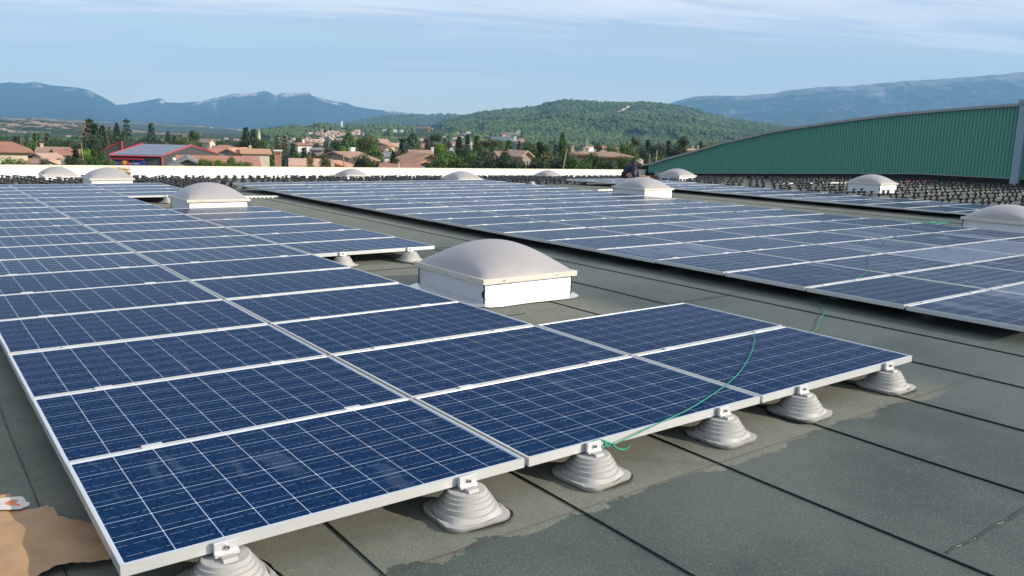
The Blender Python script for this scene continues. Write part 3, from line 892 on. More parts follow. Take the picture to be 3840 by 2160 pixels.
for x, y in ((3205, 1049), (3238, 1030), (3262, 1000), (3255, 968), (3278, 946), (3317, 923), (3331, 896), (3368, 884), (3398, 868), (3406, 842), (3440, 834), (3470, 832)): pts.append(onp(x, y, -0.019))
bm = rope(pts, 0.0032)
rp = link('rope', bm, M['rope']); tag(rp, 'thin green rope winding across the panels from the front edge to a tangled heap', 'rope')
kn = onp(2268, 1662, -0.03)
bm = rope([(kn[0]-0.12, kn[1]-0.01, -0.005), (kn[0]-0.05, kn[1]-0.012, 0.0), (kn[0]+0.0, kn[1]-0.01, -0.02), (kn[0]+0.015, kn[1]-0.02, -0.032), (kn[0]-0.005, kn[1]-0.022, -0.038), (kn[0]-0.01, kn[1]-0.01, -0.025), (kn[0]+0.02, kn[1]-0.015, -0.03), (kn[0]+0.05, kn[1]-0.03, -0.055), (kn[0]+0.09, kn[1]-0.04, -0.068), (kn[0]+0.125, kn[1]-0.045, -0.052)], 0.0048)
link('knot', bm, M['rope'], rp)
bm = rope([(kn[0]-0.12, kn[1]-0.02, -0.052), (kn[0]-0.06, kn[1]-0.02, -0.045), (kn[0], kn[1]-0.015, -0.03)], 0.004); link('knot', bm, M['rope'], rp)
c = un(3500, 830, -0.1); hp = []
for i in range(60):
    a = i*0.83; r_ = 0.10+0.42*abs(noise.noise(Vector((i*0.31, 0, 0))))
    hp.append((c.x+r_*1.5*math.cos(a)+0.1, c.y+0.6*r_*math.sin(a), -0.15+0.10*abs(noise.noise(Vector((i*.37, 3, 0))))))
bm = rope(hp, 0.006); h_ = link('rope_heap', bm, M['rope']); tag(h_, 'tangled heap of thin green rope on the felt beside the right dome', 'rope heap')
# battens / rails lying on the felt
def batten(xa, ya, xb, yb, h, w, name, m_, label, cat, teeth=0, z=None):
    L = math.hypot(xb-xa, yb-ya); e = empty(name, (xa, ya, zroof(xa, ya)+0.006 if z is None else z), math.atan2(yb-ya, xb-xa), label, cat)
    bm = bxm(0, L, -w/2, w/2, h*0.45 if teeth else 0, h); link('rail', bm, m_, e)
    for i in range(teeth):
        x = L*(i+.25)/teeth; link('tooth', bxm(x, x+L/teeth*0.5, -w/2, w/2, 0, h*0.45), m_, e)
    return e
a, b_ = un(925, 742, ZR), un(1045, 743, ZR)
batten(a.x-0.6, a.y, b_.x, b_.y, 0.05, 0.05, 'slotted_rail', M['batten'], 'white slotted metal rail on the felt behind the second dome skylight', 'rail', 14)
a, b_ = un(2240, 718, ZR), un(2350, 716, ZR)
batten(a.x, a.y, a.x+1.75, a.y, 0.05, 0.05, 'slotted_rail', M['batten'], 'white slotted metal rail on the felt left of the central right dome', 'rail', 14)
batten(27.0+0.0, 16.6, 33.9, 16.0, 0.035, 0.05, 'long_batten', M['batten'], 'long thin white batten lying among pads behind the dome by the green wall', 'batten')
batten(34.4, 15.9, 37.6, 15.8, 0.04, 0.06, 'taped_batten', M['batten'], 'white batten wrapped in red tape near the green hall downpipe', 'batten')
bm = rope([(34.5, 15.86, zroof(34, 15.8)+.06), (35.0, 15.7, zroof(34, 15.8)+.09), (35.6, 15.95, zroof(34, 15.8)+.05), (36.4, 15.8, zroof(34, 15.8)+.07), (37.2, 15.75, zroof(34, 15.8)+.05)], 0.022)
tag(link('red_tape', bm, M['redtape']), 'crumpled strand of red tape on the white batten near the green wall', 'tape')
# cardboard boxes by the worker
def carton(x, y, w, d, h, rz, label):
    e = empty('cardboard_box', (x, y, zroof(x, y)+0.006), rz, label, 'box')
    link('carton_body', bxm(-w/2, w/2, -d/2, d/2, 0, h), M['card'], e)
    for s in (-1, 1):
        bm = bmesh.new(); vs = [bm.verts.new(v) for v in ((-w/2, s*d/2, h+.002), (w/2, s*d/2, h+.002), (w/2, s*(d/2+0.12), h+0.05), (-w/2, s*(d/2+0.12), h+0.05))]
        bm.faces.new(vs); link('flap', bm, M['card'], e)
    return e
q = un(2432, 672, -0.25)
qa, qb = un(2412, 676, -0.29), un(2432, 672, -0.32)
carton(qa.x, qa.y, 0.35, 0.45, 0.22, 0.3, 'small open cardboard box just right of the crouching man')
carton(qb.x, qb.y+0.2, 0.75, 0.4, 0.16, 0.1, 'flat long cardboard box beside the crouching man, behind the open box')
# brown paper against the parapet
def crumple(name, outline, z0, amp, m_, seed, parent=None, n=26, lift=None):
    xs = [p_[0] for p_ in outline]; ys = [p_[1] for p_ in outline]
    x0, x1, y0, y1 = min(xs), max(xs), min(ys), max(ys); bm = bmesh.new(); g = {}
    def inside(x, y):
        c_ = False; j = len(outline)-1
        for i in range(len(outline)):
            xi, yi = outline[i]; xj, yj = outline[j]
            if (yi > y) != (yj > y) and x < (xj-xi)*(y-yi)/(yj-yi)+xi: c_ = not c_
            j = i
        return c_
    for j in range(n+1):
        for i in range(n+1):
            x = x0+(x1-x0)*i/n; y = y0+(y1-y0)*j/n
            jx = 0.006*noise.noise(Vector((x*40, y*40, seed)))
            z = z0+amp*(0.9+noise.noise(Vector((x*3.5+seed, y*3.0, 0)))+0.35*noise.noise(Vector((x*11, y*9, seed)))+0.8*abs(noise.noise(Vector((x*5+y*3, y*6-x*2, seed+3)))))
            if lift: z += lift(x, y)
            g[i, j] = (bm.verts.new((x+jx, y+jx, z)), inside(x+jx*2, y+jx*2))
    for j in range(n):
        for i in range(n):
            q_ = [g[i, j], g[i+1, j], g[i+1, j+1], g[i, j+1]]
            ins = [k[0] for k in q_ if k[1]]
            if len(ins) == 4: bm.faces.new(ins)
            elif len(ins) == 3: bm.faces.new(ins)
    bmesh.ops.delete(bm, geom=[v for v in bm.verts if not v.link_faces], context='VERTS')
    return bm
out = [(-0.75, 0.25), (-0.35, 0.30), (-0.12, 0.40), (0.02, 0.34), (0.30, 0.40), (0.32, 0.60), (0.12, 0.62), (0.04, 0.70), (-0.02, 0.74), (-0.05, 0.86), (-0.07, 0.98), (-0.10, 0.93), (-0.13, 0.97), (-0.15, 1.08), (-0.17, 1.16), (-0.24, 1.13), (-0.4, 1.2), (-0.75, 1.1)]
bm = crumple('paper', out, ZR+0.010, 0.022, M['paper'], 2.0, n=60)
pp = link('wrapping_paper', bm, M['paper'], smooth=True); tag(pp, 'torn brown wrapping paper on the felt at the bottom left, beside the front panel', 'wrapping paper')
out = [(-0.40, 1.04), (-0.22, 1.10), (-0.15, 1.07), (-0.115, 0.99), (-0.15, 0.96), (-0.22, 0.97), (-0.38, 0.97)]
bm = crumple('tape', out, ZR+0.018, 0.022, M['tape'], 2.0, n=24)
link('printed_tape', bm, M['tape'], pp, True)
# brown paper bale leaning on the far parapet
q0 = un(368, 655, -0.7)
bx0 = 4.95
bm = bmesh.new(); g = []
for j in range(9):
    row = []
    for i in range(13):
        u = i/12; v = j/8
        x = 6.05+1.55*u; zb = zroof(x, PY-0.6)+0.01; zt = zb+0.46*(1+0.22*noise.noise(Vector((u*6, 1, 1)))) * (0.62 if u < 0.38 else 1.0)
        row.append(bm.verts.new((x, PY-0.16-0.42*math.sin(math.pi*min(v, .5))*(1-0.25*v)+0.13*noise.noise(Vector((u*7, v*5, 2))), zb+(zt-zb)*v)))
    g.append(row)
for j in range(8):
    for i in range(12): bm.faces.new((g[j][i], g[j][i+1], g[j+1][i+1], g[j+1][i]))
bale = link('paper_bale', bm, M['kraft']); tag(bale, 'crumpled brown paper leaning on the white parapet behind a dome', 'paper')

# ================================================================= THE CROUCHING MAN
def skin_body(name, verts, edges, radii, m_, parent=None, sub=2, root=0):
    me = bpy.data.meshes.new(name); me.from_pydata(verts, edges, []); me.update()
    o = link(name, me, m_, parent)
    sk = o.modifiers.new('skin', 'SKIN'); sk.use_smooth_shade = True
    for v, r in zip(me.skin_vertices[0].data, radii): v.radius = (r, r) if not isinstance(r, tuple) else r
    me.skin_vertices[0].data[root].use_root = True
    s = o.modifiers.new('sub', 'SUBSURF'); s.levels = sub; s.render_levels = sub
    return o
man = empty('person', (22.10, 19.95, zroof(22.0, 20.0)+0.004), -YAW, 'man in a navy long-sleeved top, shorts and brimmed hat, crouching over the far panels', 'person')
man.scale = (1.14, 1.14, 1.12)
# local axes: +x is picture-right, +y away from the camera; he squats side-on facing picture-right and bends over
B = {'pelvis': (-0.16, 0.0, 0.22), 'belly': (-0.12, 0, 0.36), 'chest': (0.0, 0, 0.54), 'shoulders': (0.10, 0.0, 0.62), 'neck': (0.17, -0.01, 0.66), 'head': (0.25, -0.02, 0.67), 'crown': (0.29, -0.02, 0.72),
     'hipL': (-0.16, -0.11, 0.21), 'kneeL': (-0.06, -0.24, 0.30), 'ankL': (-0.10, -0.16, 0.06), 'toeL': (0.05, -0.18, 0.03),
     'hipR': (-0.14, 0.11, 0.22), 'kneeR': (0.19, 0.14, 0.45), 'ankR': (0.10, 0.12, 0.07), 'toeR': (0.24, 0.13, 0.03),
     'shL': (0.10, -0.18, 0.58), 'elL': (0.05, -0.26, 0.33), 'wrL': (0.20, -0.16, 0.12), 'haL': (0.26, -0.14, 0.08),
     'shR': (0.12, 0.17, 0.58), 'elR': (0.25, 0.22, 0.34), 'wrR': (0.28, 0.05, 0.13), 'haR': (0.31, 0.0, 0.09)}
B['kneeL'] = (-0.02, -0.20, 0.34)
K = list(B); ix = {k_: i for i, k_ in enumerate(K)}
ED = [('pelvis', 'belly'), ('belly', 'chest'), ('chest', 'shoulders'), ('shoulders', 'neck'), ('neck', 'head'), ('head', 'crown'), ('pelvis', 'hipL'), ('hipL', 'kneeL'), ('kneeL', 'ankL'), ('ankL', 'toeL'),
      ('pelvis', 'hipR'), ('hipR', 'kneeR'), ('kneeR', 'ankR'), ('ankR', 'toeR'), ('shoulders', 'shL'), ('shL', 'elL'), ('elL', 'wrL'), ('wrL', 'haL'), ('shoulders', 'shR'), ('shR', 'elR'), ('elR', 'wrR'), ('wrR', 'haR')]
RAD = {'pelvis': .13, 'belly': .12, 'chest': .135, 'shoulders': .10, 'neck': .052, 'head': .085, 'crown': .075, 'hipL': .09, 'kneeL': .060, 'ankL': .036, 'toeL': .036, 'hipR': .09, 'kneeR': .062, 'ankR': .036, 'toeR': .036,
       'shL': .058, 'elL': .040, 'wrL': .026, 'haL': .030, 'shR': .058, 'elR': .040, 'wrR': .026, 'haR': .030}
skin_body('body', [B[k_] for k_ in K], [(ix[a], ix[b_]) for a, b_ in ED], [RAD[k_] for k_ in K], M['skin'], man)
def garment(name, keys, edges, grow, m_, root):
    kx = {k_: i for i, k_ in enumerate(keys)}
    return skin_body(name, [B[k_] for k_ in keys], [(kx[a], kx[b_]) for a, b_ in edges], [RAD[k_]+grow for k_ in keys], m_, man, root=kx[root])
garment('shirt', ['pelvis', 'belly', 'chest', 'shoulders', 'shL', 'elL', 'wrL', 'shR', 'elR', 'wrR'],
        [('pelvis', 'belly'), ('belly', 'chest'), ('chest', 'shoulders'), ('shoulders', 'shL'), ('shL', 'elL'), ('elL', 'wrL'), ('shoulders', 'shR'), ('shR', 'elR'), ('elR', 'wrR')], 0.032, M['navy'], 'chest')
B['thL'] = tuple((a+b_)/2 for a, b_ in zip(B['hipL'], B['kneeL'])); B['thR'] = tuple((a+b_)/2 for a, b_ in zip(B['hipR'], B['kneeR'])); RAD['thL'] = RAD['thR'] = .082
garment('shorts', ['pelvis', 'hipL', 'thL', 'hipR', 'thR'], [('pelvis', 'hipL'), ('hipL', 'thL'), ('pelvis', 'hipR'), ('hipR', 'thR')], 0.02, M['short'], 'pelvis')
for s_ in ('L', 'R'):
    a = Vector(B['ank'+s_]); t_ = Vector(B['toe'+s_])
    skin_body('shoe', [tuple(a+Vector((-0.03, 0, -0.015))), tuple(t_), tuple(t_+Vector((0.05, 0, -0.002)))], [(0, 1), (1, 2)], [.045, .046, .034], M['shoe'], man)
# fingers: short chains rooted in each palm
for s_ in ('L', 'R'):
    h = Vector(B['ha'+s_])
    for k_ in range(4):
        o_ = Vector((0.012, (-1 if s_ == 'R' else 1)*(-0.02+0.014*k_), 0))
        L_ = (0.05, 0.06, 0.056, 0.045)[k_]
        skin_body('finger', [tuple(h+o_*0.6), tuple(h+o_+Vector((L_*0.55, 0, -0.012))), tuple(h+o_+Vector((L_*0.9, 0, -0.045)))], [(0, 1), (1, 2)], [.011, .009, .008], M['skin'], man, sub=1)
    skin_body('thumb', [tuple(h+Vector((-0.01, 0.02, 0.005))), tuple(h+Vector((0.02, 0.035, -0.01))), tuple(h+Vector((0.04, 0.03, -0.03)))], [(0, 1), (1, 2)], [.012, .010, .009], M['skin'], man, sub=1)
bm = bmesh.new(); lathe(bm, [(0.158, -0.008), (0.16, -0.002), (0.13, 0.006), (0.098, 0.012), (0.095, 0.06), (0.082, 0.095), (0.05, 0.108)], 20, shape=lambda r, a, z: r*(1+0.05*math.sin(2*a+1)))
hat = link('hat', bm, M['hat'], man, True); hat.location = (0.285, -0.02, 0.715); hat.rotation_euler = (0.15, 0.45, 0)
# face
bm = bmesh.new(); bmesh.ops.create_icosphere(bm, subdivisions=1, radius=0.016)
n_ = link('nose', bm, M['skin'], man); n_.location = (0.335, -0.03, 0.625)
for yy in (-0.055, 0.015):
    bm = bmesh.new(); bmesh.ops.create_icosphere(bm, subdivisions=1, radius=0.009); e_ = link('eye', bm, M['dark'], man); e_.location = (0.326, yy, 0.65)

# ================================================================= TERRAIN
ZG = -9.0
class Terrain:
    def __init__(s, name, D, front, back, ridge, x0, x1, zb=ZG, amp=0.0, nx=300, nt=40, seed=1, power=1.0, ridge_noise=0.0, gully=0.0, rock=None):
        s.__dict__.update(locals())
    def ridge_px(s, x):
        y = lerp_tab(s.ridge, x)
        return y + s.ridge_noise*(noise.noise(Vector((x*0.02, s.seed, 0)))+0.6*noise.noise(Vector((x*0.07, s.seed, 3)))+0.35*noise.noise(Vector((x*0.2, s.seed, 5))))
    def height(s, x, D):
        "ground height on the vertical line of sight of column x at depth D"
        zr = P(x, s.ridge_px(x), s.D).z
        if D <= s.D:
            t = (D-(s.D-s.front))/s.front
        else:
            t = 1-(D-s.D)/s.back
        t = max(0.0, min(1.0, t))
        prof = (t**s.power)*(1-0.15*math.sin(math.pi*t))
        h = s.zb+(zr-s.zb)*prof
        w = math.sin(math.pi*t)**0.7 if 0 < t < 1 else 0
        if s.gully and w > 0:
            q_ = P(x, 500, D); sc_ = 1.0/(0.055*s.D)
            wx = noise.noise(Vector((q_.x*sc_*0.5, q_.y*sc_*0.5, s.seed)))*1.2
            r1 = 1-abs(noise.noise(Vector((q_.x*sc_+wx, q_.y*sc_+wx, s.seed+2))))*2
            r2 = 1-abs(noise.noise(Vector((q_.x*sc_*2.3+wx, q_.y*sc_*2.3, s.seed+5))))*2
            h += (zr-s.zb)*s.gully*w*(0.65*(r1-0.5)+0.35*(r2-0.5))
        return h
    def build(s, m_):
        bm = bmesh.new(); at = bm.verts.layers.float.new('up'); rk = bm.verts.layers.float.new('rock')
        rows = []; nb_ = max(4, s.nt//4)
        ds = [s.D-s.front*(1-i/s.nt) for i in range(s.nt+1)] + [s.D+s.back*(i+1)/nb_ for i in range(nb_)]
        for D in ds:
            row = []
            for i in range(s.nx+1):
                x = s.x0+(s.x1-s.x0)*i/s.nx
                h = s.height(x, D); q_ = P(x, 500, D)
                v = bm.verts.new((q_.x, q_.y, h))
                zr = P(x, s.ridge_px(x), s.D).z
                v[at] = max(0, min(1, (h-s.zb)/max(1e-3, zr-s.zb)))
                v[rk] = s.rock(x, v[at], D) if s.rock else 0.0
                row.append(v)
            rows.append(row)
        for a, b_ in zip(rows, rows[1:]):
            for i in range(s.nx): bm.faces.new((a[i], a[i+1], b_[i+1], b_[i]))
        return tag(link(s.name, bm, m_, smooth=True), kind='structure')
    def surface(s, x, t):
        D = s.D-s.front*(1-t); q_ = P(x, 500, D); return Vector((q_.x, q_.y, s.height(x, D)))

def hill_mat(name, ca, cb, rock=None, rock_lo=0.7, rock_amt=0.0, sc_=0.01, field=None):
    def f(b, p):
        ps = b.pos(); at = b.new('ShaderNodeAttribute', attribute_name='up').outputs['Fac']
        n1 = b.noise(ps, sc_, 6, 0.65); n2 = b.noise(ps, sc_*9, 4, 0.7)
        c = b.mix(b.ramp(b.math('ADD', b.math('MULTIPLY', n1, .5), b.math('MULTIPLY', n2, .5)), 0.38, 0.62), ca, cb)
        if rock is not None:
            geo = b.new('ShaderNodeNewGeometry'); nz = b.sep(geo.outputs['Normal'])[2]
            n3 = b.noise(b.scale(ps, (1, 1, 0.35)), sc_*3.0, 6, 0.7, 1.0)
            k = b.math('ADD', n3, b.math('MULTIPLY', b.math('SUBTRACT', at, rock_lo), 1.6)) if rock_lo > 0.5 else b.math('SUBTRACT', n3, b.math('MULTIPLY', b.math('ABSOLUTE', b.math('SUBTRACT', at, 0.66)), 0.40))
            k = b.ramp(k, 0.62-rock_amt, 0.70-rock_amt)
            if rock_lo > 0.5:
                ra = b.new('ShaderNodeAttribute', attribute_name='rock').outputs['Fac']
                n4 = b.noise(b.scale(ps, (1, 1, 0.5)), sc_*2.2, 6, 0.72, 0.6)
                k = b.ramp(b.math('ADD', ra, b.math('MULTIPLY', b.math('SUBTRACT', n4, 0.5), 3.0)), 0.30, 1.05)
            c = b.mix(k, c, rock)
        if field is not None:
            k = b.ramp(b.noise(ps, sc_*2.2, 2, 0.4, 0.4), 0.64, 0.67); c = b.mix(k, c, field)
        b.put(p.inputs['Base Color'], c); p.inputs['Roughness'].default_value = 0.95; p.inputs['Specular IOR Level'].default_value = 0.1
        b.put(p.inputs['Normal'], b.bump(n2, 0.8, 12.0))
    return mat(name, f)
M['mt1'] = hill_mat('left_mountain', (0.010, 0.028, 0.026), (0.020, 0.040, 0.034), (0.40, 0.33, 0.29), 1.02, 0.0, 0.0016)
M['mt2'] = hill_mat('cliff_mountain', (0.010, 0.028, 0.026), (0.020, 0.040, 0.034), (0.66, 0.53, 0.45), 0.90, 0.10, 0.0016)
M['mt3'] = hill_mat('right_range', (0.014, 0.034, 0.028), (0.030, 0.052, 0.038), (0.25, 0.235, 0.23), 0.93, 0.09, 0.002)
M['hill'] = hill_mat('forest_floor', (0.020, 0.050, 0.024), (0.048, 0.088, 0.036), (0.30, 0.22, 0.14), 1.2, 0.0, 0.012)
M['hill0'] = hill_mat('distant_wooded_ridge', (0.026, 0.058, 0.034), (0.050, 0.090, 0.050), None, sc_=0.012)
M['bad'] = hill_mat('badlands', (0.030, 0.055, 0.032), (0.060, 0.085, 0.045), (0.56, 0.36, 0.29), 0.25, 0.12, 0.0034, field=(0.16, 0.17, 0.09))
M['bluff'] = hill_mat('eroded_bluffs', (0.030, 0.060, 0.035), (0.055, 0.085, 0.048), (0.36, 0.25, 0.21), 0.3, 0.20, 0.010)
M['town'] = hill_mat('town_hill_ground', (0.026, 0.056, 0.026), (0.060, 0.090, 0.040), None, sc_=0.02, field=(0.18, 0.17, 0.08))
M['plain'] = hill_mat('valley_floor', (0.032, 0.060, 0.026), (0.075, 0.095, 0.045), None, sc_=0.01, field=(0.20, 0.18, 0.10))

# valley floor: one sheet to the horizon
HF = Vector((CW.x, CW.y, 0)).normalized(); HR = Vector((CR.x, CR.y, 0)).normalized()
bm = bmesh.new(); g = []
for a_ in (-2400, -800, -200, 0, 200, 600, 1500, 3500, 6500, 9650):
    g.append([bm.verts.new((CAM.x+HF.x*a_+HR.x*c_, CAM.y+HF.y*a_+HR.y*c_, ZG)) for c_ in (-9400, -4000, -1500, -400, 0, 400, 1500, 4000, 9400)])
for a_, b_ in zip(g, g[1:]):
    for i in range(8): bm.faces.new((a_[i], a_[i+1], b_[i+1], b_[i]))
tag(link('ground', bm, M['plain']), kind='structure')

def rock2(x, up, D):
    w = max(0, min(1, (x-700)/60.0))*max(0, min(1, (1330-x)/60.0)); w = max(w, 1.0 if 592 < x < 628 else 0, 0.9 if 1440 < x < 1540 else 0, 0.35)
    b_ = 0.86 + 0.05*noise.noise(Vector((x*0.02, 1, 1)))+0.05*noise.noise(Vector((x*0.09, 1, 3)))+0.04*noise.noise(Vector((x*0.31, 2, 1))) if w > 0.5 else 0.95
    if 592 < x < 628: b_ = 0.68+0.02*abs(x-612)
    r = max(0, min(1, (up-b_)/0.06))*w*(0.72+0.5*noise.noise(Vector((x*0.12, up*14, 6))))
    scree = max(0, noise.noise(Vector((x*0.035, up*2.0, 4)))-0.25)*1.3*(1 if up > 0.35 else up/0.35)
    return max(r, scree*0.9)
def rock3(x, up, D):
    r = max(0, min(1, (up-0.84)/0.08))*0.7
    return max(r, 0.25+max(0, noise.noise(Vector((x*0.025, up*1.6, 9)))-0.12)*1.2*up)
def rock1(x, up, D):
    return max(0, min(1, (up-0.80)/0.05))*(0.55 if 120 < x < 380 and noise.noise(Vector((x*0.03, up*5, 2))) > 0 else 0)
T = {}
T['mt1'] = Terrain('mountain_left', 7600, 2200, 1500, [(-2500, 330), (-600, 325), (0, 316), (50, 310), (105, 315), (150, 308), (200, 321), (300, 330), (345, 340), (400, 368), (440, 393), (480, 410), (560, 440), (700, 475), (900, 492)], -1400, 860, gully=0.10, rock=rock1, seed=11, ridge_noise=1.6, nx=340, nt=46)
T['mt2'] = Terrain('mountain_with_cliffs', 8600, 2600, 900, [(100, 420), (300, 405), (445, 394), (520, 385), (560, 378), (600, 370), (617, 371), (628, 385), (700, 386), (760, 380), (800, 370), (850, 360), (880, 353), (940, 352), (990, 344), (1005, 343), (1025, 352), (1040, 360), (1060, 350), (1090, 348), (1130, 350), (1165, 346), (1180, 355), (1200, 368), (1250, 380), (1300, 387), (1330, 400), (1400, 410), (1450, 415), (1500, 420), (1560, 427), (1600, 433), (1750, 446), (1900, 470)], 100, 1900, gully=0.11, rock=rock2, seed=5, ridge_noise=1.5, power=1.1, nx=420, nt=56)
T['mt3'] = Terrain('mountain_range_right', 7400, 2500, 1900, [(2250, 470), (2380, 430), (2460, 402), (2500, 388), (2560, 372), (2600, 362), (2640, 360), (2790, 360), (2800, 358), (2900, 350), (2940, 340), (3000, 335), (3050, 328), (3150, 325), (3250, 318), (3320, 310), (3480, 300), (3600, 292), (3680, 286), (3760, 278), (3840, 270), (4200, 262), (5000, 280), (6500, 330)], 2250, 5300, gully=0.13, rock=rock3, seed=8, ridge_noise=2.2, nx=520, nt=56)
T['low'] = Terrain('eroded_foothills', 4300, 1900, 1000, [(-2500, 420), (0, 430), (60, 437), (200, 440), (300, 448), (500, 455), (700, 465), (850, 478), (950, 485), (1100, 500)], -1400, 1100, gully=0.28, seed=3, ridge_noise=1.0, power=0.8, nx=380, nt=60)
T['bluff'] = Terrain('eroded_bluffs', 1400, 440, 500, [(-1400, 446), (0, 449), (60, 455), (110, 449), (160, 452), (230, 458), (330, 463), (420, 477), (560, 491), (760, 500)], -1400, 760, gully=0.75, seed=43, ridge_noise=2.5, power=0.7, nx=420, nt=60)
T['h0'] = Terrain('wooded_ridge', 4300, 1700, 1200, [(1100, 500), (1250, 472), (1380, 448), (1450, 436), (1550, 433), (1620, 434), (1680, 430), (1730, 437), (1850, 445), (2050, 470), (2300, 490)], 1100, 2300, gully=0.10, seed=21, ridge_noise=2.0, nx=140, nt=30)
T['h1'] = Terrain('forest_hill', 2400, 1150, 900, [(1450, 512), (1600, 480), (1680, 450), (1740, 437), (1800, 425), (1900, 415), (2000, 405), (2060, 388), (2100, 380), (2130, 381), (2200, 384), (2250, 388), (2330, 390), (2400, 387), (2450, 392), (2500, 397), (2550, 404), (2600, 414), (2680, 437), (2750, 452), (2850, 464), (2900, 472), (2960, 480), (3100, 492), (3600, 530), (4200, 560)], 1450, 4200, gully=0.16, seed=14, ridge_noise=1.5, power=0.75, nx=260, nt=44)
T['h2'] = Terrain('town_hill', 1500, 650, 700, [(450, 528), (700, 522), (900, 508), (960, 494), (990, 489), (1050, 480), (1100, 475), (1150, 480), (1180, 473), (1200, 467), (1230, 469), (1280, 477), (1350, 474), (1400, 472), (1500, 476), (1600, 484), (1750, 490), (1900, 500), (2100, 508), (2500, 520), (3200, 545)], 450, 3200, gully=0.08, seed=31, ridge_noise=0.8, power=0.8, nx=200, nt=30)
T['mt1'].build(M['mt1']); T['mt2'].build(M['mt2']); T['mt3'].build(M['mt3']); T['low'].build(M['bad']); T['bluff'].build(M['bluff']); T['h0'].build(M['hill0']); T['h1'].build(M['hill']); T['h2'].build(M['town'])
TRACK = True
# pale road embankment across the foothills
def along(terr, pts, w, name, m_, up=1.0):
    bm = bmesh.new(); prev = None
    for (x, y) in pts:
        # march to find where the line of sight meets the terrain
        q_ = hit(x, y, terr)
        if q_ is None: continue
        a = bm.verts.new(q_+Vector((0, 0, up))); b_ = bm.verts.new(q_+Vector((0, 0, up+w)))
        c_ = bm.verts.new(q_+Vector((2, 4, up+w)))
        if prev:
            bm.faces.new((prev[0], a, b_, prev[1])); bm.faces.new((prev[1], b_, c_, prev[2]))
        prev = (a, b_, c_)
    return tag(link(name, bm, m_), kind='structure')
def hit(x, y, terr=None, d0=150.0):
    D = d0; terrs = [terr] if terr else [T['h2'], T['bluff'], T['h1'], T['h0'], T['low'], T['mt1'], T['mt2'], T['mt3']]
    d = ray(x, y)
    while D < 9400:
        z = CAM.z+D*d.z; g = ZG
        for t_ in terrs:
            if t_.x0 <= x <= t_.x1 and t_.D-t_.front < D < t_.D+t_.back: g = max(g, t_.height(x, D))
        if z <= g: return CAM+D*d
        D *= 1.012
    return None
along(T['bluff'], [(x, 493+(x-0)*0.068) for x in range(-200, 190, 12)], 1.6, 'valley_road', M['tan'])

